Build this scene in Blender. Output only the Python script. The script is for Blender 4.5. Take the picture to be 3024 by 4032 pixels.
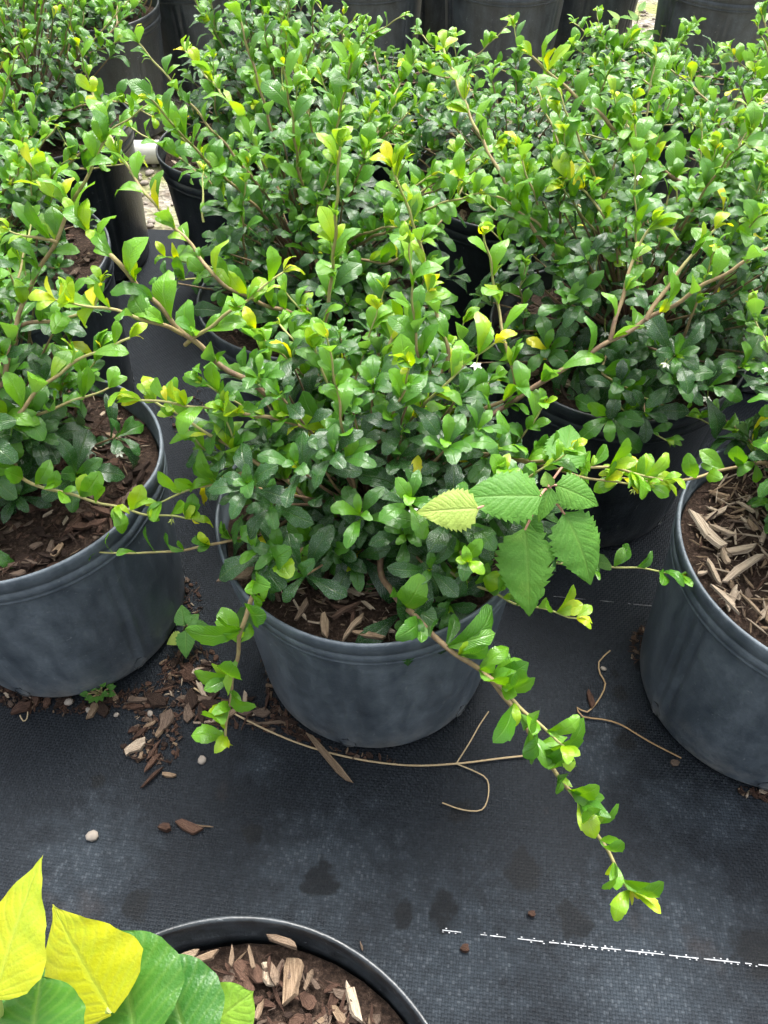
import bpy, math, random
import numpy as np
from mathutils import Vector, Matrix, noise as mnoise

# ------------------------------------------------------------------ camera, sky, sun, exposure
sc = bpy.context.scene
for o in list(bpy.data.objects):
    bpy.data.objects.remove(o)
col = sc.collection
PITCH = math.radians(48.5)
CAM_H = 0.8995
cd = bpy.data.cameras.new('camera')
cam = bpy.data.objects.new('camera', cd)
col.objects.link(cam)
cam.location = (0, 0, CAM_H)
cam.rotation_euler = (math.radians(90) - PITCH, 0, 0)
cd.sensor_fit = 'VERTICAL'
cd.angle = 2 * math.atan(2016 / 3150)
cd.clip_start = 0.01
cd.clip_end = 200
sc.camera = cam

SUN_EL, SUN_AZ = 63.0, 20.0          # azimuth clockwise from +Y (the way the camera looks)
w = bpy.data.worlds.new('World')
sc.world = w
w.use_nodes = True
nt = w.node_tree
nt.nodes.clear()
wo = nt.nodes.new('ShaderNodeOutputWorld')
bg = nt.nodes.new('ShaderNodeBackground')
sky = nt.nodes.new('ShaderNodeTexSky')
sky.sky_type = 'NISHITA'
sky.sun_disc = False
sky.sun_elevation = math.radians(SUN_EL)
sky.sun_rotation = math.radians(SUN_AZ)
sky.dust_density = 6.0
sky.air_density = 1.0
hs = nt.nodes.new('ShaderNodeHueSaturation')
hs.inputs['Saturation'].default_value = 0.30
nt.links.new(sky.outputs[0], hs.inputs['Color'])
nt.links.new(hs.outputs[0], bg.inputs[0])
bg.inputs[1].default_value = 0.15
nt.links.new(bg.outputs[0], wo.inputs[0])

sl = bpy.data.lights.new('sun', 'SUN')
sl.energy = 1.5
sl.angle = math.radians(26)
sl.color = (1.0, 0.97, 0.92)
sun = bpy.data.objects.new('sun', sl)
col.objects.link(sun)
_a, _e = math.radians(SUN_AZ), math.radians(SUN_EL)
sdir = Vector((math.sin(_a) * math.cos(_e), math.cos(_a) * math.cos(_e), math.sin(_e)))
sun.rotation_euler = (-sdir).to_track_quat('-Z', 'Y').to_euler()
sun.location = (0, 0, 4)
sc.view_settings.view_transform = 'Standard'
sc.view_settings.look = 'None'
sc.view_settings.gamma = 1.0
sc.view_settings.use_curve_mapping = False
sc.view_settings.exposure = 1.78
cy = sc.cycles
cy.max_bounces = 5; cy.diffuse_bounces = 3; cy.glossy_bounces = 2; cy.transmission_bounces = 3; cy.transparent_max_bounces = 4
cy.caustics_reflective = False; cy.caustics_refractive = False
cy.use_adaptive_sampling = True; cy.adaptive_threshold = 0.02

# ------------------------------------------------------------------ pixel helper (photo seen 1659 px wide)
S = 3024 / 1659
_c, _s = math.cos(PITCH), math.sin(PITCH)
def at(px, py, z):
    a = (px * S - 1512) / 3150
    b = -(py * S - 2016) / 3150
    t = (z - CAM_H) / (-_s + _c * b)
    return Vector((a * t, (_c + _s * b) * t, z))
def proj(p):
    dz = p[2] - CAM_H
    d = p[1] * _c - dz * _s
    if d < 0.02:
        return None
    v = p[1] * _s + dz * _c
    return ((1512 + 3150 * p[0] / d) / 3024, (2016 - 3150 * v / d) / 4032, d)

rnd = random.Random(11)
U = rnd.uniform
UP = Vector((0, 0, 1))
LIGHT = Vector((0.0, -0.40, 0.88))      # leaves turn to the open aisle and the sky

# ------------------------------------------------------------------ tagging
def tag(o, label=None, cat=None, group=None, kind=None):
    if label: o['label'] = label
    if cat: o['category'] = cat
    if group: o['group'] = group
    if kind: o['kind'] = kind
    return o
def empty(name, loc, rz=0.0):
    o = bpy.data.objects.new(name, None)
    o.empty_display_size = 0.02
    col.objects.link(o)
    o.location = loc
    o.rotation_euler = (0, 0, rz)
    return o
def link(name, me, parent=None, loc=None, mat4=None):
    o = bpy.data.objects.new(name, me)
    col.objects.link(o)
    if parent is not None: o.parent = parent
    if loc is not None: o.location = loc
    if mat4 is not None: o.matrix_basis = mat4
    return o

# ------------------------------------------------------------------ mesh building
def frame(d, nrm):
    d = d.normalized()
    y = nrm.cross(d)
    if y.length < 1e-4: y = d.orthogonal()
    y.normalize()
    z = d.cross(y)
    return Matrix((d, y, z)).transposed()

class MB:
    """collects vertices, quads/tris and one vector attribute (luv: u along, v across, tone)"""
    def __init__(s):
        s.V = []; s.F = []; s.A = []; s.n = 0
    def add(s, V, F, A):
        s.V.append(np.asarray(V, dtype=np.float64)); s.A.append(np.asarray(A, dtype=np.float64))
        F = np.asarray(F, dtype=np.int64)
        s.F.append(F + s.n); s.n += len(V)
    def mesh(s, name, mat, smooth=True):
        me = bpy.data.meshes.new(name)
        if s.n == 0: return me
        V = np.concatenate(s.V); A = np.concatenate(s.A)
        loops = np.concatenate([f.ravel() for f in s.F])
        tot = np.concatenate([np.full(len(f), f.shape[1]) for f in s.F])
        st = np.concatenate([[0], np.cumsum(tot)[:-1]])
        me.vertices.add(len(V)); me.vertices.foreach_set('co', V.ravel())
        me.loops.add(len(loops)); me.loops.foreach_set('vertex_index', loops.astype(np.int32))
        me.polygons.add(len(tot)); me.polygons.foreach_set('loop_start', st.astype(np.int32))
        me.polygons.foreach_set('use_smooth', np.full(len(tot), smooth))
        at_ = me.attributes.new('luv', 'FLOAT_VECTOR', 'POINT')
        at_.data.foreach_set('vector', A.ravel())
        me.update(calc_edges=True); me.validate()
        me.materials.append(mat)
        return me

def tube(mb, pts, rad, tone=(0, 0), seg=6, cap=True):
    pts = [Vector(p) for p in pts]
    n = len(pts); V = []; A = []
    prev = None
    for i, p in enumerate(pts):
        t = (pts[min(i + 1, n - 1)] - pts[max(i - 1, 0)])
        if t.length < 1e-9: t = Vector((0, 0, 1))
        t.normalize()
        if prev is None:
            a = t.orthogonal().normalized()
        else:
            a = (prev - t * prev.dot(t))
            a = a.normalized() if a.length > 1e-6 else t.orthogonal().normalized()
        prev = a
        b = t.cross(a)
        r = rad(i / (n - 1)) if callable(rad) else rad
        f = i / (n - 1)
        for k in range(seg):
            an = 2 * math.pi * k / seg
            V.append(p + a * (math.cos(an) * r) + b * (math.sin(an) * r))
            A.append((f, k / seg, tone[0] + (tone[1] - tone[0]) * f))
    F = []
    for i in range(n - 1):
        for k in range(seg):
            k2 = (k + 1) % seg
            F.append((i * seg + k, i * seg + k2, (i + 1) * seg + k2, (i + 1) * seg + k))
    mb.add([tuple(v) for v in V], F, A)
    if cap:
        V2 = [tuple(V[-seg + k]) for k in range(seg)] + [tuple(pts[-1])]
        mb.add(V2, [(k, (k + 1) % seg, seg) for k in range(seg)], [A[-1]] * (seg + 1))

def spline(P, step=0.006):
    """Catmull-Rom through 3D points, resampled"""
    P = [Vector(p) for p in P]
    if len(P) == 2: P = [P[0], P[0].lerp(P[1], .5), P[1]]
    Q = [P[0] * 2 - P[1]] + P + [P[-1] * 2 - P[-2]]
    out = []
    for i in range(1, len(Q) - 2):
        p0, p1, p2, p3 = Q[i - 1:i + 3]
        m = max(2, int((p2 - p1).length / step))
        for k in range(m):
            t = k / m
            out.append(0.5 * ((2 * p1) + (p2 - p0) * t + (2 * p0 - 5 * p1 + 4 * p2 - p3) * t * t + (3 * p1 - p0 - 3 * p2 + p3) * t ** 3))
    out.append(P[-1])
    return out

# ------------------------------------------------------------------ materials
def newmat(name):
    m = bpy.data.materials.new(name)
    m.use_nodes = True
    n = m.node_tree
    n.nodes.clear()
    out = n.nodes.new('ShaderNodeOutputMaterial')
    b = n.nodes.new('ShaderNodeBsdfPrincipled')
    n.links.new(b.outputs[0], out.inputs[0])
    return m, n, b, out
def N(n, t, **kw):
    x = n.nodes.new(t)
    for k, v in kw.items():
        setattr(x, k, v)
    return x
def ramp(n, fac, stops, interp='LINEAR'):
    r = n.nodes.new('ShaderNodeValToRGB')
    e = r.color_ramp
    e.interpolation = interp
    while len(e.elements) < len(stops): e.elements.new(0.5)
    for el, (p, c) in zip(e.elements, stops):
        el.position = p
        el.color = (c[0], c[1], c[2], 1) if isinstance(c, (tuple, list)) else (c, c, c, 1)
    n.links.new(fac, r.inputs[0])
    return r.outputs[0]
def mth(n, op, a, b=None, c=None, clamp=False):
    x = n.nodes.new('ShaderNodeMath'); x.operation = op; x.use_clamp = clamp
    for i, v in enumerate((a, b, c)):
        if v is None: continue
        if isinstance(v, (int, float)): x.inputs[i].default_value = v
        else: n.links.new(v, x.inputs[i])
    return x.outputs[0]
def mix(n, fac, a, b, mode='MIX'):
    x = n.nodes.new('ShaderNodeMix'); x.data_type = 'RGBA'; x.blend_type = mode
    for s_, v in ((x.inputs[0], fac), (x.inputs[6], a), (x.inputs[7], b)):
        if isinstance(v, (int, float)): s_.default_value = v
        elif isinstance(v, (tuple, list)): s_.default_value = (v[0], v[1], v[2], 1)
        else: n.links.new(v, s_)
    return x.outputs[2]
def noise(n, scale, detail=3, rough=0.5, vec=None, dist=0.0):
    x = n.nodes.new('ShaderNodeTexNoise')
    x.inputs['Scale'].default_value = scale; x.inputs['Detail'].default_value = detail
    x.inputs['Roughness'].default_value = rough; x.inputs['Distortion'].default_value = dist
    if vec is not None: n.links.new(vec, x.inputs['Vector'])
    return x.outputs[0]
def bump(n, h, strength, dist, normal=None):
    x = n.nodes.new('ShaderNodeBump')
    x.inputs['Strength'].default_value = strength; x.inputs['Distance'].default_value = dist
    n.links.new(h, x.inputs['Height'])
    if normal is not None: n.links.new(normal, x.inputs['Normal'])
    return x.outputs[0]
def luv(n):
    a = N(n, 'ShaderNodeAttribute', attribute_name='luv')
    s_ = n.nodes.new('ShaderNodeSeparateXYZ')
    n.links.new(a.outputs['Vector'], s_.inputs[0])
    return s_.outputs[0], s_.outputs[1], s_.outputs[2]
def geo_pos(n):
    return N(n, 'ShaderNodeNewGeometry').outputs['Position']
def obj_co(n):
    return N(n, 'ShaderNodeTexCoord').outputs['Object']

def leaf_material(name, stops, rough=0.20, transl=0.30, veins=7, vein_bump=0.45, speck=True, rib=0.28, spec=0.55):
    m, n, b, out = newmat(name)
    u, v, age = luv(n)
    P = geo_pos(n)
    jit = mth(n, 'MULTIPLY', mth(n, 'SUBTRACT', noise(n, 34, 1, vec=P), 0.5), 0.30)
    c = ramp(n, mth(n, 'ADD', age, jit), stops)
    av = mth(n, 'ABSOLUTE', v)
    midrib = mth(n, 'SUBTRACT', 1.0, mth(n, 'DIVIDE', av, 0.10), clamp=True)
    lat = mth(n, 'SINE', mth(n, 'MULTIPLY', mth(n, 'SUBTRACT', u, mth(n, 'MULTIPLY', av, 0.32)), veins * 6.283))
    lat = mth(n, 'POWER', mth(n, 'ABSOLUTE', lat), 6.0)
    veinf = mth(n, 'MAXIMUM', midrib, mth(n, 'MULTIPLY', lat, 0.35))
    light = mix(n, 0.5, c, (0.30, 0.42, 0.10))
    c = mix(n, mth(n, 'MULTIPLY', veinf, rib), c, light)
    if speck:
        sp = ramp(n, noise(n, 1300, 1, vec=P), [(0.55, 0.0), (0.70, 1.0)])
        oldf = ramp(n, age, [(0.15, 1.0), (0.5, 0.0)])
        f = mth(n, 'MULTIPLY', sp, mth(n, 'MULTIPLY', oldf, 0.32))
        c = mix(n, f, c, (0.32, 0.36, 0.33))
    back = N(n, 'ShaderNodeNewGeometry').outputs['Backfacing']
    c = mix(n, mth(n, 'MULTIPLY', back, 0.45), c, mix(n, 0.5, c, (0.22, 0.34, 0.14)))
    n.links.new(c, b.inputs['Base Color'])
    rr = mth(n, 'ADD', rough, mth(n, 'MULTIPLY', back, 0.3))
    n.links.new(rr, b.inputs['Roughness'])
    b.inputs['Specular IOR Level'].default_value = spec
    h = mth(n, 'ADD', mth(n, 'MULTIPLY', veinf, -1.0), mth(n, 'MULTIPLY', noise(n, 620, 1, vec=P), 0.7))
    nb = bump(n, h, vein_bump, 0.0012)
    n.links.new(nb, b.inputs['Normal'])
    tr = n.nodes.new('ShaderNodeBsdfTranslucent')
    hsv = n.nodes.new('ShaderNodeHueSaturation')
    hsv.inputs['Hue'].default_value = 0.485; hsv.inputs['Saturation'].default_value = 1.1; hsv.inputs['Value'].default_value = 1.9
    n.links.new(c, hsv.inputs['Color']); n.links.new(hsv.outputs[0], tr.inputs[0])
    ms = n.nodes.new('ShaderNodeMixShader')
    ms.inputs[0].default_value = transl
    n.links.new(b.outputs[0], ms.inputs[1]); n.links.new(tr.outputs[0], ms.inputs[2])
    n.links.new(ms.outputs[0], out.inputs[0])
    return m

M = {}
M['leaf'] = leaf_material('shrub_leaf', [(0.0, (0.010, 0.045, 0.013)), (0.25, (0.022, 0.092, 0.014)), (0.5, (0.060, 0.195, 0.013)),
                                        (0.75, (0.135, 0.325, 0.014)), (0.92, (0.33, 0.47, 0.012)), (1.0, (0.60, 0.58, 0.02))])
M['weed'] = leaf_material('weed_leaf', [(0.0, (0.05, 0.16, 0.03)), (0.5, (0.11, 0.28, 0.04)), (1.0, (0.36, 0.46, 0.10))], rough=0.5, transl=0.4, veins=4.5, vein_bump=0.6, speck=False, rib=0.3, spec=0.3)
M['broad'] = leaf_material('broad_leaf', [(0.0, (0.03, 0.12, 0.02)), (0.45, (0.062, 0.18, 0.02)), (0.7, (0.24, 0.42, 0.04)), (1.0, (0.36, 0.365, 0.012))], rough=0.34, transl=0.35, veins=4.5, vein_bump=0.4, speck=False, rib=0.5, spec=0.35)

def stem_material(name, stops):
    m, n, b, out = newmat(name)
    u, v, t = luv(n)
    P = geo_pos(n)
    c = ramp(n, mth(n, 'ADD', t, mth(n, 'MULTIPLY', mth(n, 'SUBTRACT', noise(n, 160, 3, vec=P), 0.5), 0.5)), stops)
    c = mix(n, mth(n, 'MULTIPLY', noise(n, 900, 2, vec=P), 0.5), c, mix(n, 1.0, c, (0.5, 0.5, 0.5), 'MULTIPLY'))
    n.links.new(c, b.inputs['Base Color'])
    b.inputs['Roughness'].default_value = 0.7
    n.links.new(bump(n, noise(n, 1200, 3, vec=P), 0.5, 0.0008), b.inputs['Normal'])
    return m
M['stem'] = stem_material('shrub_stem', [(0.0, (0.055, 0.032, 0.022)), (0.35, (0.15, 0.085, 0.055)), (0.6, (0.30, 0.22, 0.10)), (0.85, (0.36, 0.36, 0.12)), (1.0, (0.36, 0.44, 0.10))])
M['pinkstem'] = stem_material('weed_stem', [(0.0, (0.20, 0.22, 0.07)), (0.5, (0.45, 0.20, 0.16)), (1.0, (0.42, 0.26, 0.16))])
M['drygrass'] = stem_material('dry_grass', [(0.0, (0.10, 0.055, 0.03)), (0.4, (0.34, 0.22, 0.10)), (1.0, (0.50, 0.40, 0.24))])

def chip_material():
    m, n, b, out = newmat('wood_chip')
    u, v, t = luv(n)
    P = geo_pos(n)
    tc = obj_co(n)
    c = ramp(n, t, [(0.0, (0.022, 0.014, 0.010)), (0.2, (0.05, 0.029, 0.020)), (0.4, (0.105, 0.056, 0.037)), (0.55, (0.17, 0.125, 0.094)), (0.75, (0.31, 0.225, 0.145)), (1.0, (0.55, 0.46, 0.35))])
    # grain runs along the sliver (u), so vary quickly across v
    cmb = n.nodes.new('ShaderNodeCombineXYZ')
    n.links.new(mth(n, 'MULTIPLY', u, 2.0), cmb.inputs[0]); n.links.new(mth(n, 'MULTIPLY', v, 14.0), cmb.inputs[1]); n.links.new(mth(n, 'MULTIPLY', t, 31.0), cmb.inputs[2])
    g = noise(n, 1.0, 4, 0.6, vec=cmb.outputs[0])
    c = mix(n, ramp(n, g, [(0.38, 0.75), (0.6, 0.0)]), c, mix(n, 1.0, c, (0.32, 0.27, 0.23), 'MULTIPLY'))
    c = mix(n, mth(n, 'MULTIPLY', noise(n, 260, 3, vec=P), 0.5), c, mix(n, 1.0, c, (0.45, 0.42, 0.4), 'MULTIPLY'))
    n.links.new(c, b.inputs['Base Color'])
    b.inputs['Roughness'].default_value = 0.85
    b.inputs['Specular IOR Level'].default_value = 0.25
    n.links.new(bump(n, mth(n, 'ADD', g, noise(n, 700, 3, vec=P)), 0.8, 0.0015), b.inputs['Normal'])
    return m
M['chip'] = chip_material()

def soil_material():
    m, n, b, out = newmat('potting_soil')
    P = geo_pos(n)
    c = ramp(n, noise(n, 260, 5, 0.7, vec=P), [(0.3, (0.012, 0.008, 0.006)), (0.48, (0.032, 0.020, 0.014)), (0.6, (0.065, 0.042, 0.030)), (0.72, (0.16, 0.11, 0.08))])
    n.links.new(c, b.inputs['Base Color'])
    b.inputs['Roughness'].default_value = 0.95
    b.inputs['Specular IOR Level'].default_value = 0.2
    n.links.new(bump(n, noise(n, 240, 5, 0.7, vec=P), 1.0, 0.006), b.inputs['Normal'])
    return m
M['soil'] = soil_material()

def pot_material(name, dust, base=(0.024, 0.030, 0.036), rough=0.46):
    m, n, b, out = newmat(name)
    tc = obj_co(n)
    sep = n.nodes.new('ShaderNodeSeparateXYZ'); n.links.new(tc, sep.inputs[0])
    mp = n.nodes.new('ShaderNodeMapping'); mp.inputs['Scale'].default_value = (1, 1, 0.22); n.links.new(tc, mp.inputs[0])
    big = noise(n, 20, 6, 0.7, vec=tc, dist=0.8)
    streak = noise(n, 38, 4, 0.6, vec=mp.outputs[0])
    fine = noise(n, 230, 4, 0.7, vec=tc)
    d = mth(n, 'ADD', mth(n, 'MULTIPLY', ramp(n, big, [(0.36, 0.0), (0.66, 1.0)]), 0.42), mth(n, 'MULTIPLY', ramp(n, streak, [(0.4, 0.0), (0.7, 1.0)]), 0.55))
    d = mth(n, 'MULTIPLY', d, mth(n, 'ADD', 0.15, mth(n, 'MULTIPLY', fine, 1.7)))
    d = mth(n, 'MULTIPLY', d, dust, clamp=True)
    c = mix(n, d, base, (0.15, 0.18, 0.205))
    # chalky splash band low on the wall
    low = ramp(n, sep.outputs[2], [(0.0, 1.0), (0.035, 0.35), (0.07, 0.0)])
    lowf = mth(n, 'MULTIPLY', mth(n, 'MULTIPLY', low, ramp(n, noise(n, 28, 4, 0.7, vec=tc), [(0.42, 0.0), (0.62, 1.0)])), 0.75 * min(1, dust + .2))
    c = mix(n, lowf, c, (0.25, 0.25, 0.235))
    scr = ramp(n, noise(n, 70, 2, 0.5, vec=tc, dist=2.5), [(0.70, 0.0), (0.74, 1.0)])
    c = mix(n, mth(n, 'MULTIPLY', scr, 0.5), c, (0.22, 0.24, 0.25))
    n.links.new(c, b.inputs['Base Color'])
    n.links.new(mth(n, 'ADD', rough - 0.05, mth(n, 'MULTIPLY', d, 0.35)), b.inputs['Roughness'])
    b.inputs['Specular IOR Level'].default_value = 0.5
    n.links.new(bump(n, mth(n, 'ADD', fine, mth(n, 'MULTIPLY', streak, 2.0)), 0.35, 0.0016), b.inputs['Normal'])
    return m
M['pot'] = pot_material('pot_plastic_dusty', 0.85, (0.046, 0.060, 0.074))
M['pot_dark'] = pot_material('pot_plastic_clean_shaded', 0.22, (0.008, 0.010, 0.012), 0.36)  # little dust; shade on the back pots is put into the darker base
M['pot_mid'] = pot_material('pot_plastic_worn_shaded', 0.4, (0.012, 0.015, 0.019), 0.42)  # less dusty, with back-row shade painted into the base colour

CLOTH_ROT = -6.0
STAINS = [(1340, 1500, .011), (1330, 1455, .008), (1385, 1440, .009), (1375, 1570, .013), (1350, 1600, .014), (960, 1960, .016), (955, 1990, .013), (210, 1685, .010),
          (690, 1900, .020), (1130, 1880, .022), (300, 1955, .018), (870, 1975, .014), (1640, 2060, .03), (1000, 1760, .016), (540, 1800, .014), (1240, 1990, .02)]
DUST = [(1290, 1640, .05), (1450, 1735, .045), (1560, 1760, .05), (1310, 1560, .035), (700, 1880, .09), (980, 2090, .11), (1400, 2110, .12), (1500, 1980, .08), (560, 1650, .03), (200, 1850, .08)]
def cloth_material():
    m, n, b, out = newmat('woven_ground_cloth')
    P = geo_pos(n)
    mp = n.nodes.new('ShaderNodeMapping'); mp.inputs['Rotation'].default_value = (0, 0, math.radians(-CLOTH_ROT)); n.links.new(P, mp.inputs[0])
    # slight wander of the tapes
    wob = n.nodes.new('ShaderNodeTexNoise'); wob.inputs['Scale'].default_value = 9; n.links.new(P, wob.inputs['Vector'])
    vm = n.nodes.new('ShaderNodeVectorMath'); vm.operation = 'MULTIPLY_ADD'
    n.links.new(wob.outputs['Color'], vm.inputs[0]); vm.inputs[1].default_value = (0.006, 0.006, 0); n.links.new(mp.outputs[0], vm.inputs[2])
    sep = n.nodes.new('ShaderNodeSeparateXYZ'); n.links.new(vm.outputs[0], sep.inputs[0])
    X, Y = sep.outputs[0], sep.outputs[1]
    px, py = 0.0030, 0.0034
    sx = mth(n, 'DIVIDE', X, px); sy = mth(n, 'DIVIDE', Y, py)
    fx = mth(n, 'FLOOR', sx); fy = mth(n, 'FLOOR', sy)
    par = mth(n, 'MODULO', mth(n, 'ADD', fx, mth(n, 'ADD', fy, 2000)), 2.0)
    hx = mth(n, 'ABSOLUTE', mth(n, 'SINE', mth(n, 'MULTIPLY', sx, math.pi)))
    hy = mth(n, 'ABSOLUTE', mth(n, 'SINE', mth(n, 'MULTIPLY', sy, math.pi)))
    warp = mth(n, 'MULTIPLY', hx, mth(n, 'ADD', 0.35, mth(n, 'MULTIPLY', par, 0.65)))
    weft = mth(n, 'MULTIPLY', hy, mth(n, 'ADD', 0.35, mth(n, 'MULTIPLY', mth(n, 'SUBTRACT', 1.0, par), 0.65)))
    hgt = mth(n, 'MAXIMUM', warp, weft)
    cell = n.nodes.new('ShaderNodeCombineXYZ'); n.links.new(fx, cell.inputs[0]); n.links.new(fy, cell.inputs[1])
    wn = n.nodes.new('ShaderNodeTexWhiteNoise'); n.links.new(cell.outputs[0], wn.inputs['Vector'])
    big = noise(n, 4.5, 5, 0.6, vec=P, dist=0.4)
    med = noise(n, 26, 4, 0.65, vec=P)
    def spots(L, soft):
        acc = None
        warpv = n.nodes.new('ShaderNodeTexNoise'); warpv.inputs['Scale'].default_value = 55; warpv.inputs['Detail'].default_value = 3; n.links.new(P, warpv.inputs['Vector'])
        for (a_, b_, r) in L:
            q = at(a_, b_, 0)
            sb = n.nodes.new('ShaderNodeVectorMath'); sb.operation = 'DISTANCE'; n.links.new(P, sb.inputs[0]); sb.inputs[1].default_value = (q.x, q.y, 0)
            dd = mth(n, 'ADD', sb.outputs['Value'], mth(n, 'MULTIPLY', mth(n, 'SUBTRACT', warpv.outputs[0], 0.5), r * 2.2))
            f = mth(n, 'SUBTRACT', 1.0, mth(n, 'DIVIDE', mth(n, 'SUBTRACT', dd, r * (1 - soft)), r * soft), clamp=True)
            acc = f if acc is None else mth(n, 'MAXIMUM', acc, f)
        return acc
    wet = spots(STAINS, 0.35)
    dusty = mth(n, 'MULTIPLY', spots(DUST, 0.95), mth(n, 'ADD', 0.25, med))
    # dust sits on the raised crossings
    dustf = mth(n, 'ADD', mth(n, 'MULTIPLY', ramp(n, big, [(0.38, 0.0), (0.7, 1.0)]), 0.35), mth(n, 'MULTIPLY', dusty, 1.1))
    dustf = mth(n, 'MULTIPLY', dustf, mth(n, 'ADD', 0.25, mth(n, 'MULTIPLY', hgt, 0.9)))
    dustf = mth(n, 'MULTIPLY', dustf, ramp(n, wn.outputs[0], [(0.0, 0.78), (1.0, 1.08)]), clamp=True)
    base = mix(n, wn.outputs[0], (0.0060, 0.0082, 0.0112), (0.0100, 0.0132, 0.0172))
    c = mix(n, mth(n, 'MULTIPLY', dustf, 0.5), base, (0.060, 0.075, 0.090))
    glint = mth(n, 'MULTIPLY', ramp(n, wn.outputs[0], [(0.80, 0.0), (0.99, 1.0)]), mth(n, 'MULTIPLY', dustf, 0.12), clamp=True)  # highlights of shiny tapes, painted into the colour as paler cells
    c = mix(n, glint, c, (0.20, 0.22, 0.24))
    brown = ramp(n, noise(n, 7, 4, 0.6, vec=P), [(0.62, 0.0), (0.78, 1.0)])
    c = mix(n, mth(n, 'MULTIPLY', brown, 0.35), c, (0.06, 0.04, 0.028))
    c = mix(n, mth(n, 'MULTIPLY', wet, 0.85), c, (0.007, 0.008, 0.009))
    n.links.new(c, b.inputs['Base Color'])
    rr = mth(n, 'ADD', 0.5, mth(n, 'MULTIPLY', dustf, 0.5))
    n.links.new(rr, b.inputs['Roughness'])
    b.inputs['Specular IOR Level'].default_value = 0.16
    n.links.new(bump(n, hgt, 0.8, 0.0012), b.inputs['Normal'])
    return m
M['cloth'] = cloth_material()

def gravel_material():
    m, n, b, out = newmat('gravel_ground')
    P = geo_pos(n)
    v = n.nodes.new('ShaderNodeTexVoronoi'); v.inputs['Scale'].default_value = 70; n.links.new(P, v.inputs['Vector'])
    c = mix(n, v.outputs['Color'], (0.16, 0.14, 0.11), (0.34, 0.31, 0.26))
    c = mix(n, ramp(n, noise(n, 6, 5, 0.6, vec=P), [(0.45, 0.0), (0.62, 1.0)]), c, (0.20, 0.22, 0.07))
    c = mix(n, ramp(n, noise(n, 21, 4, 0.6, vec=P), [(0.5, 0.0), (0.66, 0.8)]), c, (0.10, 0.075, 0.05))
    n.links.new(c, b.inputs['Base Color'])
    b.inputs['Roughness'].default_value = 0.95
    n.links.new(bump(n, v.outputs['Distance'], 1.0, 0.01), b.inputs['Normal'])
    return m
M['gravel'] = gravel_material()

def simple(name, c, rough=0.6, c2=None, scale=80, spec=0.4):
    m, n, b, out = newmat(name)
    P = geo_pos(n)
    cc = mix(n, noise(n, scale, 4, 0.6, vec=P), c, c2 or tuple(x * 0.6 for x in c))
    n.links.new(cc, b.inputs['Base Color'])
    b.inputs['Roughness'].default_value = rough
    b.inputs['Specular IOR Level'].default_value = spec
    n.links.new(bump(n, noise(n, scale * 6, 3, vec=P), 0.3, 0.001), b.inputs['Normal'])
    return m
M['pvc'] = simple('white_pvc', (0.80, 0.80, 0.76), 0.4, (0.62, 0.60, 0.52), 30)
M['thread'] = simple('white_thread', (0.62, 0.64, 0.66), 0.6, (0.16, 0.17, 0.18), 150)
M['thread_dim'] = simple('grey_thread', (0.22, 0.23, 0.24), 0.6, (0.10, 0.10, 0.11), 200)
M['pebble'] = simple('pebble', (0.36, 0.32, 0.27), 0.85, (0.17, 0.145, 0.12), 90, 0.3)
M['petal'] = simple('white_petal', (0.80, 0.80, 0.74), 0.55, (0.7, 0.72, 0.6), 100)
M['bud'] = simple('green_bud', (0.42, 0.50, 0.12), 0.6, (0.32, 0.40, 0.08), 100)

# ------------------------------------------------------------------ ground
def plane_grid(x0, x1, y0, y1, nx, ny, fz, rot=0.0):
    V = []; F = []
    c, s = math.cos(rot), math.sin(rot)
    for j in range(ny + 1):
        for i in range(nx + 1):
            x = x0 + (x1 - x0) * i / nx; y = y0 + (y1 - y0) * j / ny
            X, Y = c * x - s * y, s * x + c * y
            V.append((X, Y, fz(X, Y)))
    for j in range(ny):
        for i in range(nx):
            a = j * (nx + 1) + i
            F.append((a, a + 1, a + nx + 2, a + nx + 1))
    return V, F
mb = MB(); V, F = plane_grid(-60, 60, -60, 60, 2, 2, lambda x, y: -0.012); mb.add(V, F, [(0, 0, 0)] * len(V))
ground = tag(link('ground', mb.mesh('ground', M['gravel'])), kind='structure')
def cloth_z(x, y):
    return 0.0022 * mnoise.noise(Vector((x * 7, y * 7, 0))) + 0.0009 * mnoise.noise(Vector((x * 31, y * 22, 3)))
mb = MB(); V, F = plane_grid(-2.2, 2.2, -1.2, 1.56, 220, 138, cloth_z, math.radians(CLOTH_ROT)); mb.add(V, F, [(0, 0, 0)] * len(V))
cloth = tag(link('ground_cloth', mb.mesh('ground_cloth', M['cloth'])), kind='structure')

# marker line woven into the cloth: runs of short white tapes
def marker(p0, p1, mat, density, seedv, rows, sz):
    r = random.Random(seedv)
    d = (p1 - p0); L = d.length; d.normalize(); s_ = Vector((-d.y, d.x, 0))
    x = 0.0
    while x < L:
        run = r.randint(3, 14)
        mb = MB()
        for k in range(run):
            for q in range(rows):
                if r.random() > (0.9 if q == 0 else 0.6): continue
                ln = sz * (1.02 if q == 0 else 0.5)
                c0 = p0 + d * (x + k * sz) + s_ * (q * sz * 0.55 * (1 if k % 2 else -1))
                wv = s_ * (sz * r.uniform(.10, .18))
                pts = [c0 - wv, c0 + d * ln - wv, c0 + d * ln + wv, c0 + wv]
                mb.add([(p.x, p.y, cloth_z(p.x, p.y) + 0.0025 + q * .0004) for p in pts], [(0, 1, 2, 3)], [(0, 0, 0)] * 4)
        if mb.n: link('marker_thread', mb.mesh('marker_thread', mat), cloth)
        x += run * sz + (r.choice((0.002, 0.005, 0.012)) if r.random() < density else 0.02)
marker(at(955, 2011, 0), at(1690, 2091, 0), M['thread'], 0.9, 4, 2, 0.0032)
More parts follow.
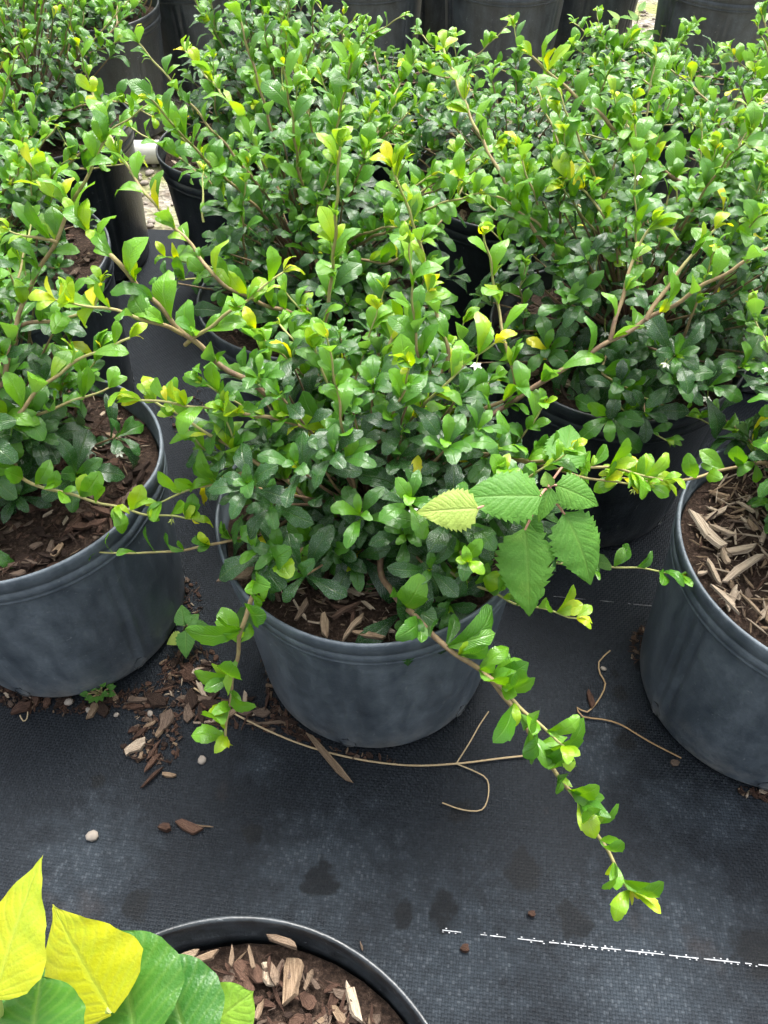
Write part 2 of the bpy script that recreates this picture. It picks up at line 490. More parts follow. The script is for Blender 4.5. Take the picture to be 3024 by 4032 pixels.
marker(at(1195, 1290, 0), at(1390, 1309, 0), M['thread_dim'], 0.8, 6, 1, 0.0036)

# ------------------------------------------------------------------ pots
RT, RB_, PH = 0.165, 0.141, 0.274
def lathe(profile, seg, wob, dent=None):
    V = []; F = []; A = []
    n = len(profile)
    for k in range(seg):
        an = 2 * math.pi * k / seg
        for i, (r, z) in enumerate(profile):
            f = z / PH
            rr = r * (1 + wob[0] * f * math.cos(2 * an + wob[1]) + wob[2] * f * math.cos(3 * an + wob[3]))
            # faint moulded ribs on the wall
            if 0.01 < z < 0.225:
                rib = 0.0
                for ra in RIBS:
                    dd = abs((an - ra + math.pi) % (2 * math.pi) - math.pi)
                    rib += 0.0026 * math.exp(-(dd / 0.028) ** 4)
                rr -= rib
            zz = z + (0.004 * f ** 3 * math.sin(an * 2 + wob[1]) if f > 0.5 else 0)
            if dent and f > 0.75:
                dd = abs((an - dent[0] + math.pi) % (2 * math.pi) - math.pi)
                g = math.exp(-(dd / dent[2]) ** 2)
                rr -= dent[1] * g * (f - 0.75) * 4
                zz -= dent[1] * 0.5 * g * (f - 0.75) * 4
            V.append((rr * math.cos(an), rr * math.sin(an), zz)); A.append((k / seg, i / n, 0))
    for k in range(seg):
        k2 = (k + 1) % seg
        for i in range(n - 1):
            F.append((k * n + i, k2 * n + i, k2 * n + i + 1, k * n + i + 1))
    return V, F, A
RIBS = [i * math.pi / 3 + 0.35 + d for i in range(6) for d in (-0.055, 0.055)]
def wall_r(z): return RB_ + (RT - 0.006 - RB_) * (z / 0.24)
WALL = [(0.02, 0.004), (RB_ - 0.022, 0.004), (RB_ - 0.010, 0.001), (RB_ - 0.003, 0.003), (RB_, 0.010)] + [(wall_r(z), z) for z in (0.03, 0.07, 0.11, 0.15, 0.19, 0.215, 0.228)] + [(wall_r(0.232) + 0.0005, 0.232)]
RIM = [(wall_r(.230) - .001, .2305), (RT - .004, .2325), (RT - .0028, .236), (RT - .0046, .2376), (RT - .003, .2392), (RT - .0025, .250), (RT - .0044, .2513), (RT - .0025, .2528), (RT - .001, .262), (RT, .2665), (RT, .2722),
       (RT - .0012, .274), (RT - .0032, .2738), (RT - .0042, .271), (RT - .0046, .25), (RT - .0070, .249), (RT - .0076, .235), (RT - .010, .2), (RT - .027, .06)]
def pot(x, y, label, mat, seedv, dent=None, group=None, rz=None):
    r = random.Random(seedv)
    wob = (r.uniform(0.004, 0.016), r.uniform(0, 6.28), r.uniform(0.002, 0.007), r.uniform(0, 6.28))
    e = tag(empty('nursery_pot', (x, y, 0.003), 0), label, 'plant pot', group or 'black plastic nursery pots in rows')
    for nm, prof in (('pot_wall', WALL), ('rim', RIM)):
        mb = MB(); mb.add(*lathe(prof, 224, wob, dent)); link(nm, mb.mesh(nm, mat), e)
    # drain holes: short dark recessed plugs round the foot
    for k in range(6):
        hm = MB()
        an = k * math.pi / 3 + 0.3
        cx, cy = (RB_ + 0.0004) * math.cos(an), (RB_ + 0.0004) * math.sin(an)
        t = Vector((-math.sin(an), math.cos(an), 0)); rr = Vector((math.cos(an), math.sin(an), 0))
        ring = [Vector((cx, cy, 0.017)) + t * (0.010 * math.cos(q * math.pi / 4)) + UP * (0.009 * math.sin(q * math.pi / 4)) + rr * 0.0012 for q in range(8)]
        inner = [p * 1.0 - rr * 0.004 for p in ring]
        hm.add([tuple(p) for p in ring + inner], [(q, (q + 1) % 8, 8 + (q + 1) % 8, 8 + q) for q in range(8)], [(0, 0, 0)] * 16)
        link('drain_hole', hm.mesh('drain_hole', M['pot_dark']), e)
    return e

# ------------------------------------------------------------------ wood chips
def chip_arrays(r, L, W, T, tone, jag=0.3):
    """irregular split sliver, 8-12 corners"""
    V = []; A = []
    xs = (-0.5, -0.1 + r.uniform(-.15, .15), 0.3 + r.uniform(-.1, .1), 0.5)
    bend = r.uniform(-0.12, 0.12) * L
    for i, xx in enumerate(xs):
        wl = W * (0.5 + r.uniform(-jag, jag) * 0.5) * (0.55 + r.uniform(-.3, .3) if i in (0, 3) else 1)
        wr = W * (0.5 + r.uniform(-jag, jag) * 0.5) * (0.55 + r.uniform(-.3, .3) if i in (0, 3) else 1)
        sk = r.uniform(-0.12, 0.12) * L if i in (0, 3) else 0
        zc = bend * (1 - 4 * xx * xx)
        th = T * (0.5 + r.uniform(-.15, .15))
        for (yy, zz) in ((-wl, -th), (wr, -th), (wr * 0.85, th), (-wl * 0.85, th)):
            V.append((xx * L + (sk if yy > 0 else -sk), yy, zz + zc)); A.append((xx + .5, yy / max(W, 1e-6) + (0.3 if zz > 0 else 0), tone))
    F = []
    for i in range(3):
        for k in range(4):
            F.append((i * 4 + k, i * 4 + (k + 1) % 4, (i + 1) * 4 + (k + 1) % 4, (i + 1) * 4 + k))
    F.append((0, 3, 2, 1)); F.append((12, 13, 14, 15))
    return np.array(V), np.array(F), np.array(A)
TONES = [0.12, 0.3, 0.42, 0.55, 0.72, 0.95]
cr = random.Random(5)
CHIP = {}
for ti, tn in enumerate(TONES):
    for sv in range(4):
        asp = (0.07, 0.14, 0.3, 0.6)[sv]
        a = chip_arrays(cr, 1, asp, 0.06 if sv < 2 else 0.16, tn, 0.4)
        mb = MB(); mb.add(*a); CHIP[(ti, sv)] = (a, mb.mesh('wood_chip', M['chip'], False))
def pick(r, wts):
    t = r.random() * sum(wts)
    for i, x in enumerate(wts):
        t -= x
        if t <= 0: return i
    return len(wts) - 1
def rotm(rz, tx, ty):
    return Matrix.Rotation(rz, 3, 'Z') @ Matrix.Rotation(tx, 3, 'X') @ Matrix.Rotation(ty, 3, 'Y')
def add_xf(mb, arr, R, loc, scale):
    Vv, Ff, Aa = arr
    Rn = np.array(R) * scale
    mb.add(Vv @ Rn.T + np.array(loc), Ff, Aa)
SOILZ = PH - 0.024
def soil_h(x, y, sd):
    return 0.006 * mnoise.noise(Vector((x * 22 + sd, y * 22, sd))) + 0.003 * mnoise.noise(Vector((x * 70, y * 70 + sd, 1)))
def mulch(x, y, label, seedv, wts, nbig=0, nsmall=500, big=(0.02, 0.05), slv=(4, 4, 2, 1), drop=0.0, extra=()):
    r = random.Random(seedv)
    e = tag(empty('bark_mulch', (x, y, SOILZ - drop)), label, 'mulch', 'bark mulch filling the pots')
    mb = MB(); V = [(0, 0, soil_h(0, 0, seedv) + 0.006)]; F = []; A = [(0, 0, 0)]
    nr, ns = 14, 44
    for i in range(1, nr + 1):
        for k in range(ns):
            q = 0.1555 * i / nr; an = 2 * math.pi * k / ns
            X, Y = q * math.cos(an), q * math.sin(an)
            V.append((X, Y, soil_h(X, Y, seedv) + 0.006 * (1 - (i / nr) ** 2))); A.append((0, 0, 0))
    for i in range(nr - 1):
        for k in range(ns):
            a, b_ = 1 + i * ns + k, 1 + i * ns + (k + 1) % ns
            F.append((a, a + ns, b_ + ns, b_))
    mb.add(V, F, A)
    mb.add(V[:1 + ns], [(0, 1 + k, 1 + (k + 1) % ns) for k in range(ns)], A[:1 + ns])
    link('soil', mb.mesh('soil', M['soil']), e)
    def place(L):
        while True:
            X, Y = r.uniform(-.15, .15), r.uniform(-.15, .15)
            if math.hypot(X, Y) < 0.149 - L * 0.35: break
        return X, Y
    st = MB()
    for k in range(nsmall):
        L = r.uniform(0.004, 0.014) if r.random() < 0.8 else r.uniform(0.014, 0.028)
        X, Y = place(L)
        arr = CHIP[(pick(r, wts), pick(r, slv))][0]
        add_xf(st, arr, rotm(r.uniform(0, 6.28), r.uniform(-.4, .4), r.uniform(-.4, .4)), (X, Y, soil_h(X, Y, seedv) + 0.006 + r.uniform(0.0, 0.005)), L)
    tag(link('chip_bed', st.mesh('chip_bed', M['chip'], False), e), kind='stuff')
    for k in range(nbig):
        L = r.uniform(*big)
        X, Y = place(L)
        R = rotm(r.uniform(0, 6.28), r.uniform(-.25, .25), r.uniform(-.25, .25)).to_4x4()
        mt = Matrix.Translation((X, Y, soil_h(X, Y, seedv) + 0.009 + r.uniform(0.0, 0.006))) @ R @ Matrix.Diagonal((L, L * r.uniform(.6, 1.1), L * r.uniform(.6, 1.0), 1))
        link('wood_chip', CHIP[(pick(r, wts), pick(r, slv))][1], e, mat4=mt)
    for (px, py, qx, qy, wd, tn) in extra:
        a_, b_ = at(px, py, SOILZ + .010), at(qx, qy, SOILZ + .012)
        d = b_ - a_; L = d.length
        mb = MB(); mb.add(*chip_arrays(r, 1, wd / L, .0035 / L, tn, .3))
        m4 = Matrix.Translation((a_ + b_) / 2 - e.location + Vector((0, 0, .004))) @ frame(d, UP + Vector((r.uniform(-.2, .2), r.uniform(-.2, .2), 0))).to_4x4() @ Matrix.Scale(L, 4)
        link('wood_chip', mb.mesh('wood_chip', M['chip'], False), e, mat4=m4)
    return e

# ------------------------------------------------------------------ leaves
def leaf_template(kind, r, cols=5):
    """x along 0..1, y across, z up"""
    if kind == 'mound':
        T = [0.0, 0.18, 0.42, 0.64, 0.78, 0.82, 0.93, 1.0]; Wd = [0.016, 0.038, 0.098, 0.162, 0.190, 0.158, 0.145, 0.072]
    elif kind == 'branch':
        T = [0.0, 0.12, 0.34, 0.58, 0.76, 0.80, 0.92, 1.0]; Wd = [0.02, 0.058, 0.160, 0.238, 0.240, 0.208, 0.172, 0.075]
    else:  # young
        T = [0.0, 0.2, 0.45, 0.7, 1.0]; Wd = [0.03, 0.09, 0.155, 0.14, 0.03]
    curl = r.uniform(-0.3, 0.7); arch = r.uniform(0.03, 0.2); fold = r.uniform(0.05, 0.35); tw = r.uniform(-.25, .25); wavy = r.uniform(0, 0.05); ph = r.uniform(0, 6)
    V = []; A = []
    vs = np.linspace(-1, 1, cols)
    for t, wd in zip(T, Wd):
        for v in vs:
            y = wd * v * (1 + r.uniform(-.05, .05))
            z = fold * abs(y) - curl * 2.2 * y * y / 0.25 * abs(wd) * 1.0 + wavy * abs(v) * math.sin(t * 9 + ph + v)
            z += arch * math.sin(t * math.pi * 0.95) - arch * 1.4 * max(0, t - 0.55) ** 2 * 4
            z += tw * y * t
            x = t - (0.05 * abs(v) if t > 0.9 else (0.03 if (abs(v) == 1 and t in (0.82, 0.80)) else 0))
            V.append((x, y, z)); A.append((t, v, 0))
    F = []
    n = cols
    for i in range(len(T) - 1):
        for k in range(n - 1):
            F.append((i * n + k, (i + 1) * n + k, (i + 1) * n + k + 1, i * n + k + 1))
    F = [tuple(reversed(f)) for f in F] if False else F
    return np.array(V), np.array(F), np.array(A)
lr = random.Random(21)
LT = {k: [leaf_template(k, lr, 5 if k != 'young' else 3) for _ in range(6)] for k in ('mound', 'branch', 'young')}
AGES = [0.02, 0.12, 0.22, 0.34, 0.46, 0.58, 0.70, 0.82, 0.92, 1.0]
LM = {}
def leaf_mesh(kind, sv, ai):
    key = (kind, sv, ai)
    if key not in LM:
        Vv, Ff, Aa = LT[kind][sv]
        A2 = Aa.copy(); A2[:, 2] = AGES[ai]
        mb = MB(); mb.add(Vv, Ff, A2); LM[key] = mb.mesh('leaf', M['leaf'])
    return LM[key]

class Leaf:
    __slots__ = ('p', 'R', 's', 'kind', 'sv', 'ai', 'br', 'ys', 'score')
def mkleaf(r, p, d, nrm, size, kind, age, br):
    l = Leaf()
    l.p = p; l.R = frame(d, nrm); l.s = size; l.kind = kind; l.sv = r.randrange(6)
    a = min(1, max(0, age + r.gauss(0, 0.07)))
    if kind == 'mound' and r.random() < 0.008: a = 0.97      # an old leaf turning yellow
    l.ai = min(range(len(AGES)), key=lambda i: abs(AGES[i] - a)); l.br = br; l.ys = r.uniform(0.85, 1.2); l.score = 0
    return l
def rdir(r):
    while True:
        v = Vector((r.uniform(-1, 1), r.uniform(-1, 1), r.uniform(-1, 1)))
        if 0.05 < v.length < 1: return v.normalized()

def rosette(r, leaves, p, ax, n, size, age, br, tipyoung):
    ax = ax.normalized()
    a = ax.orthogonal().normalized(); b = ax.cross(a)
    ph = r.uniform(0, 6.28)
    for k in range(n):
        an = ph + k * 2.4
        f = k / max(1, n - 1)                       # 0 outer (old) .. 1 inner (young)
        rad = a * math.cos(an) + b * math.sin(an)
        tilt = math.radians(78 - 48 * f + r.uniform(-14, 14))
        d = ax * math.cos(tilt) + rad * math.sin(tilt)
        d = (d + UP * 0.12 + rdir(r) * 0.13).normalized()
        nrm = ax * math.sin(tilt) - rad * math.cos(tilt) + LIGHT * 0.5 + rdir(r) * 0.25
        s = size * (1.0 - 0.42 * f) * r.uniform(0.82, 1.15)
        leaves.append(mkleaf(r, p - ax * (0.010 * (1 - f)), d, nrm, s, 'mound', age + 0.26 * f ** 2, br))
    if tipyoung:
        for k in range(2):
            d = (ax + rdir(r) * 0.4).normalized()
            leaves.append(mkleaf(r, p, d, rdir(r) + UP, size * 0.28 * r.uniform(.8, 1.2), 'young', 0.80, br))

def branch_leaves(r, leaves, pts, br, size, age0, age1, bare=0.12, spacing=0.019, tip=True):
    # pts dense polyline
    L = [0.0]
    for i in range(1, len(pts)): L.append(L[-1] + (pts[i] - pts[i - 1]).length)
    tot = L[-1]
    s = bare * tot + r.uniform(0, spacing); an = r.uniform(0, 6.28); j = 0
    while s < tot - 0.004:
        while j < len(L) - 2 and L[j + 1] < s: j += 1
        p = pts[j].lerp(pts[j + 1], (s - L[j]) / max(1e-9, L[j + 1] - L[j]))
        T = (pts[min(j + 2, len(pts) - 1)] - pts[max(j - 1, 0)]).normalized()
        f = s / tot
        age = age0 + (age1 - age0) * f
        horiz = 1 - abs(T.z)
        an += 2.4 + r.uniform(-.3, .3)
        a = T.orthogonal().normalized(); b = T.cross(a)
        rad = (a * math.cos(an) + b * math.sin(an) + UP * (0.55 * horiz + (0.8 if T.z < -0.2 else 0)) + rdir(r) * .15)
        rad = (rad - T * rad.dot(T)).normalized()
        th = math.radians(r.uniform(38, 68))
        d = T * math.cos(th) + rad * math.sin(th)
        d = (d + UP * (0.75 if T.z < -0.15 else 0.5)).normalized()
        nrm = T * math.sin(th) - rad * math.cos(th) * 0.6 + LIGHT * (0.9 + 0.3 * horiz) + rdir(r) * 0.35
        sz = size * 1.30 * r.uniform(0.72, 1.15) * (1 - 0.20 * f)
        leaves.append(mkleaf(r, p, d, nrm, sz, 'branch', age, br))
        # axillary short shoot: two to four smaller leaves
        if r.random() < 0.8:
            for q in range(r.choice((1, 1, 2, 2, 3))):
                d2 = (T * r.uniform(0.2, 1.0) + rad * r.uniform(0.3, 1.0) + rdir(r) * 0.6 + UP * 0.5).normalized()
                leaves.append(mkleaf(r, p, d2, LIGHT * 1.0 + T * 0.3 + rdir(r) * 0.4, sz * r.uniform(0.4, 0.9), 'branch' if r.random() < .7 else 'young', age + r.uniform(0.0, 0.22), br))
        s += spacing * r.uniform(0.7, 1.35)
    if tip:
        p = pts[-1]; T = (pts[-1] - pts[-3]).normalized()
        for q in range(3):
            d = (T * 0.8 + rdir(r) * 0.75 + UP * 0.2).normalized()
            leaves.append(mkleaf(r, p, d, UP + rdir(r) * 0.6, size * r.uniform(0.5, 0.8), 'branch', age1 + 0.10, br))
        for q in range(3):
            d = (T + rdir(r) * 0.55).normalized()
            leaves.append(mkleaf(r, p, d, UP + rdir(r), size * r.uniform(0.25, 0.42), 'young', 0.95, br))

SHRUBS = []
def shrub(name_label, x, y, seedv, traced, nrand=8, mound=(0.155, 0.19), shift=(0, 0), nros=75, mleaf=0.042, bleaf=0.029, mage=0.13, rl=(0.2, 0.38), rel=(25, 75), spread=None, cap=300, flowers=3, sub=True, nspray=20):
    r = random.Random(seedv)
    org = Vector((x, y, SOILZ + 0.003))
    leaves = []; branches = []; twig = MB()
    # trunk: a few woody stems from one crown
    core = org + Vector((shift[0] * .6, shift[1] * .6, 0.03))
    # mound rosettes
    mr, mh = mound
    ctr = org + Vector((shift[0], shift[1], 0.012))
    for k in range(nros):
        f = (k + 0.5) / nros
        el = math.asin(-0.06 + 1.06 * ((k * 0.754877) % 1.0))
        az = k * 2.39996 + r.uniform(-.3, .3)
        rr = r.uniform(0.62, 1.04) if k % 4 else r.uniform(0.3, 0.6)
        lump = 1 + 0.22 * mnoise.noise(Vector((math.cos(az) * 1.6 + seedv, math.sin(az) * 1.6, el * 2)))
        rr *= lump
        p = ctr + Vector((mr * rr * math.cos(el) * math.cos(az), mr * rr * math.cos(el) * math.sin(az), mh * rr * math.sin(el) + 0.008))
        ax = (p - core).normalized() * 0.8 + UP * 0.55 + rdir(r) * 0.25
        depth = min(1, rr)
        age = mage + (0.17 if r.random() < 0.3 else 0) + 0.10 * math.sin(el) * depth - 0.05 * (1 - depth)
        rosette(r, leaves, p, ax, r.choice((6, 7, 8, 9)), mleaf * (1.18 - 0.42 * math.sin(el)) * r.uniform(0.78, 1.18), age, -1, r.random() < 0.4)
        mid = core.lerp(p, 0.5) + Vector((0, 0, -0.012)) + rdir(r) * 0.008
        tw = spline([core + Vector((r.uniform(-.008, .008), r.uniform(-.008, .008), -0.02)), mid, p], 0.02)
        tube(twig, tw, lambda q: 0.0022 - 0.0012 * q, (0.15, 0.5), 5, False)
        # a few leaves along the twig
        for q in (0.6, 0.8):
            pp = tw[int(q * (len(tw) - 1))]
            d = (rdir(r) + UP * 0.4 + (p - core).normalized() * 0.5).normalized()
            leaves.append(mkleaf(r, pp, d, UP + rdir(r) * 0.4, mleaf * r.uniform(0.6, 0.95), 'mound', mage, -1))
    tube(twig, [org + Vector((shift[0] * .4, shift[1] * .4, -0.012)), core + Vector((0, 0, -0.01)), core], lambda q: 0.009 - 0.003 * q, (0.1, 0.2), 8, False)
    # long shoots
    def add_branch(pts, radius, size, a0, a1, tone=(0.25, 0.85), bare=0.1, spacing=0.019):
        dense = spline(pts, 0.006)
        # gentle zigzag at the nodes
        ph = r.uniform(0, 6)
        dense = [p + Vector((math.sin(i * 0.9 + ph), math.cos(i * 0.7 + ph), math.sin(i * 0.8))) * 0.0009 if 0 < i < len(dense) - 1 else p for i, p in enumerate(dense)]
        mb = MB(); tube(mb, dense, lambda q: radius * 1.14 * (1 - 0.60 * q), tone, 7)
        branches.append(mb)
        branch_leaves(r, leaves, dense, len(branches) - 1, size, a0, a1, bare, spacing)
    for tb in traced:
        pts = [at(*q) for q in tb['p']]
        if tb.get('root', False):
            pts = [core + (pts[0] - core) * 0.15] + [core.lerp(pts[0], 0.6) + Vector((0, 0, 0.012))] + pts
        add_branch(pts, tb.get('r', 0.0024), tb.get('s', bleaf) * 1.1, tb.get('a0', 0.40) + 0.06, tb.get('a1', 0.70) + 0.03, tb.get('t', (0.25, 0.85)), tb.get('b', 0.08 if not tb.get('root') else 0.25), tb.get('sp', 0.018))
    for k in range(nrand):
        az = (spread[0] + (spread[1] - spread[0]) * (k + r.random()) / nrand) if spread else k * 2.39996 + r.uniform(-.5, .5) + seedv
        el = math.radians(r.uniform(*rel)); L = r.uniform(*rl)
        h = Vector((math.cos(az), math.sin(az), 0))
        d0 = h * math.cos(el) + UP * math.sin(el)
        sag = r.uniform(0.05, 0.25)
        p0 = core; st = core + d0 * (L * 0.35)
        pts = [p0, st]
        d = d0.copy()
        for q in range(3):
            d = (d - UP * sag * 0.55 + rdir(r) * 0.12).normalized()
            pts.append(pts[-1] + d * (L * 0.22))
        add_branch(pts, 0.0022, bleaf * r.uniform(.85, 1.1), 0.34, 0.60, bare=0.28)
        if sub and r.random() < 0.6:
            b0 = pts[2]
            sd = (d + rdir(r) * 0.8 + UP * 0.35).normalized()
            add_branch([b0, b0 + sd * 0.05, b0 + sd * 0.10 + UP * 0.008], 0.0015, bleaf * .9, 0.45, 0.72, (0.5, 0.9), 0.15)
    for k in range(nspray):
        el = math.radians(r.uniform(12, 85)); az = k * 2.39996 + r.uniform(-.4, .4)
        o_ = Vector((math.cos(el) * math.cos(az), math.cos(el) * math.sin(az), math.sin(el)))
        p = ctr + Vector((mr * o_.x, mr * o_.y, mh * o_.z)) * r.uniform(0.75, 0.95)
        d0 = (o_ * 0.55 + UP * 0.75 + rdir(r) * 0.4).normalized(); L = r.uniform(.05, .13)
        add_branch([p - d0 * .035, p, p + d0 * L * .5 + rdir(r) * .006, p + d0 * L + rdir(r) * .012], .0015, bleaf * r.uniform(.8, 1.05), .34, .64, (.4, .9), .2, .015)
    SHRUBS.append(dict(label=name_label, org=org, leaves=leaves, branches=branches, twig=twig, cap=cap, flowers=flowers, seed=seedv))

def T(p, **k):
    k['p'] = p; return k

# centre pot shrub: shoots followed from the photograph
C_TR = [
 T([(830, 1255, .285), (890, 1325, .30), (960, 1395, .29), (1040, 1450, .27), (1110, 1530, .25), (1180, 1640, .22), (1260, 1750, .20), (1320, 1855, .18), (1360, 1922, .17)], root=1, r=.0031, s=.036, a0=.30, a1=.60, t=(.3, .75), sp=.018),
 T([(1040, 1450, .27), (1110, 1512, .268), (1170, 1572, .262), (1218, 1612, .255)], r=.0022, s=.032, a0=.45, a1=.68, t=(.55, .8)),
 T([(690, 1160, .30), (600, 1225, .315), (565, 1260, .305), (530, 1330, .285), (515, 1400, .25), (500, 1490, .215), (487, 1590, .18)], root=1, r=.0031, s=.037, a0=.40, a1=.60, t=(.3, .7), sp=.020),
 T([(690, 1095, .32), (620, 1040, .35), (540, 990, .37), (480, 955, .38), (400, 905, .40), (335, 868, .41)], root=1, s=.030, a1=.72, r=.0026),
 T([(780, 950, .38), (620, 912, .40), (520, 890, .41), (400, 875, .42), (290, 862, .43)], root=1, s=.030, a1=.72),
 T([(545, 1018, .355), (460, 1045, .335), (390, 1065, .32), (342, 1087, .315)], s=.028, r=.0018, t=(.6, .9)),
 T([(570, 1150, .295), (500, 1165, .285), (420, 1185, .275), (300, 1195, .265), (215, 1193, .26)], root=1, s=.024, r=.0019, sp=.024, a0=.25, a1=.62),
 T([(640, 910, .38), (560, 840, .42), (480, 790, .44), (400, 720, .47), (330, 650, .50), (285, 600, .52), (240, 555, .54), (180, 490, .55), (100, 395, .56), (58, 340, .57)], root=1, r=.0030, s=.031, a0=.38, a1=.68, t=(.2, .85), sp=.020),
 T([(395, 722, .47), (300, 685, .50), (190, 660, .51), (120, 648, .52)], s=.027, r=.0018, t=(.55, .9), a1=.78),
 T([(400, 745, .455), (455, 705, .48), (542, 641, .51), (612, 588, .525)], s=.027, r=.0018, t=(.6, .9), a1=.78),
 T([(700, 740, .42), (712, 640, .46), (722, 540, .51), (728, 420, .57), (735, 318, .61)], root=1, s=.029, r=.0024, sp=.025, a1=.72, t=(.35, .85)),
 T([(775, 995, .36), (815, 880, .40), (835, 780, .44), (862, 700, .47), (925, 632, .50)], root=1, s=.029, r=.0026, a1=.7),
 T([(965, 785, .42), (950, 700, .45), (930, 640, .47), (915, 560, .50), (895, 490, .53), (870, 420, .56), (848, 362, .58)], root=1, s=.028, r=.0024, sp=.024, a1=.74),
 T([(1107, 845, .40), (1095, 760, .43), (1075, 660, .46), (1060, 570, .50), (1045, 508, .53)], root=1, s=.027, r=.0022, sp=.026, a1=.74),
 T([(1000, 940, .37), (1100, 872, .39), (1200, 808, .42), (1300, 748, .44), (1400, 690, .46), (1500, 630, .49), (1600, 570, .52), (1690, 522, .54)], root=1, s=.031, r=.0031, sp=.023, a0=.35, a1=.62, t=(.2, .6)),
 T([(1318, 735, .445), (1345, 640, .475), (1375, 540, .505), (1412, 485, .525)], s=.028, r=.0021, sp=.03, t=(.35, .85)),
 T([(1395, 692, .46), (1440, 622, .48), (1500, 545, .505), (1545, 495, .52)], s=.028, r=.0021, sp=.028, t=(.45, .9)),
 T([(900, 960, .37), (1000, 975, .375), (1120, 990, .37), (1250, 1005, .365), (1350, 1016, .36), (1432, 1038, .36)], root=1, s=.029, r=.0024, a0=.42, a1=.72, t=(.35, .75)),
 T([(1080, 985, .365), (1180, 1008, .355), (1290, 1037, .35), (1400, 1048, .35)], s=.026, r=.0018, t=(.5, .8), sp=.024),
 T([(975, 1238, .30), (1060, 1278, .29), (1110, 1302, .28), (1180, 1318, .275), (1245, 1336, .27)], root=1, s=.025, r=.0018, t=(.55, .9), sp=.022),
 T([(1080, 1200, .29), (1200, 1214, .275), (1310, 1222, .268), (1400, 1230, .262), (1470, 1242, .26)], root=1, s=.026, r=.0018, t=(.55, .9), a0=.22, a1=.4, sp=.026),
 T([(900, 890, .40), (945, 848, .43), (1000, 792, .455), (1068, 742, .48)], root=1, s=.028, r=.0019, t=(.5, .9), a1=.8),
]
L_TR = [
 T([(10, 813, .42), (43, 677, .46), (79, 591, .49), (122, 522, .52), (145, 459, .54), (169, 416, .56), (195, 367, .58), (228, 300, .60)], root=1, r=.0028, s=.027, t=(.3, .75), a0=.28, a1=.6),
 T([(30, 900, .39), (109, 820, .42), (182, 773, .43), (281, 730, .44)], root=1, s=.028, r=.0026, a1=.72),
 T([(60, 1040, .33), (190, 1078, .315), (290, 1105, .305), (415, 1122, .295)], root=1, s=.026, r=.002, t=(.55, .9), a0=.4, a1=.72),
 T([(122, 523, .52), (70, 512, .53), (20, 499, .535)], s=.025, r=.0016, t=(.6, .9)),
 T([(45, 703, .45), (120, 690, .46), (198, 671, .47), (218, 610, .495)], s=.024, r=.0017, t=(.4, .9)),
 T([(60, 900, .38), (150, 870, .385), (235, 838, .39)], root=1, s=.028, r=.0022, a0=.3, a1=.6),
]
R_TR = [
 T([(1650, 1000, .34), (1560, 1016, .335), (1450, 1040, .335), (1335, 1032, .34)], root=1, s=.026, r=.0022, a0=.3, a1=.7, t=(.3, .75)),
]
RB_TR = [
 T([(1300, 800, .32), (1365, 845, .30), (1443, 882, .29), (1525, 912, .275), (1580, 930, .27)], root=1, s=.024, r=.0018, t=(.5, .9), a0=.25, a1=.6),
 T([(1330, 860, .29), (1372, 905, .28), (1440, 952, .275)], root=1, s=.024, r=.0016, t=(.5, .9), a0=.25, a1=.6),
 T([(1260, 620, .37), (1189, 545, .40), (1149, 490, .43), (1109, 425, .46), (1064, 345, .49), (1014, 245, .52), (958, 105, .56)], root=1, s=.030, r=.0027, t=(.2, .85), sp=.022),
 T([(1450, 505, .41), (1529, 440, .42), (1479, 400, .44), (1379, 330, .48), (1299, 250, .52), (1229, 195, .54), (1149, 122, .57)], s=.034, r=.0032, t=(.3, .7), a0=.4, a1=.66, sp=.022),
 T([(1340, 560, .40), (1310, 480, .44), (1270, 420, .46), (1222, 385, .475)], root=1, s=.030, r=.0022, t=(.3, .85), a1=.76),
]
C2_TR = [
 T([(650, 680, .36), (489, 618, .43), (413, 529, .46), (360, 473, .48), (307, 407, .50), (258, 334, .52), (228, 274, .53), (200, 200, .55)], root=1, r=.0027, s=.028, t=(.2, .85), sp=.021),
 T([(440, 480, .42), (437, 430, .44), (440, 370, .46)], s=.022, r=.0014, t=(.8, .95), sp=.026),
 T([(700, 600, .36), (640, 480, .40), (560, 330, .44), (500, 230, .47), (400, 110, .50)], root=1, r=.0026, s=.029, t=(.3, .9)),
 T([(760, 560, .38), (860, 560, .40), (960, 470, .42), (1000, 400, .44), (985, 330, .46)], root=1, r=.002, s=.026),
]

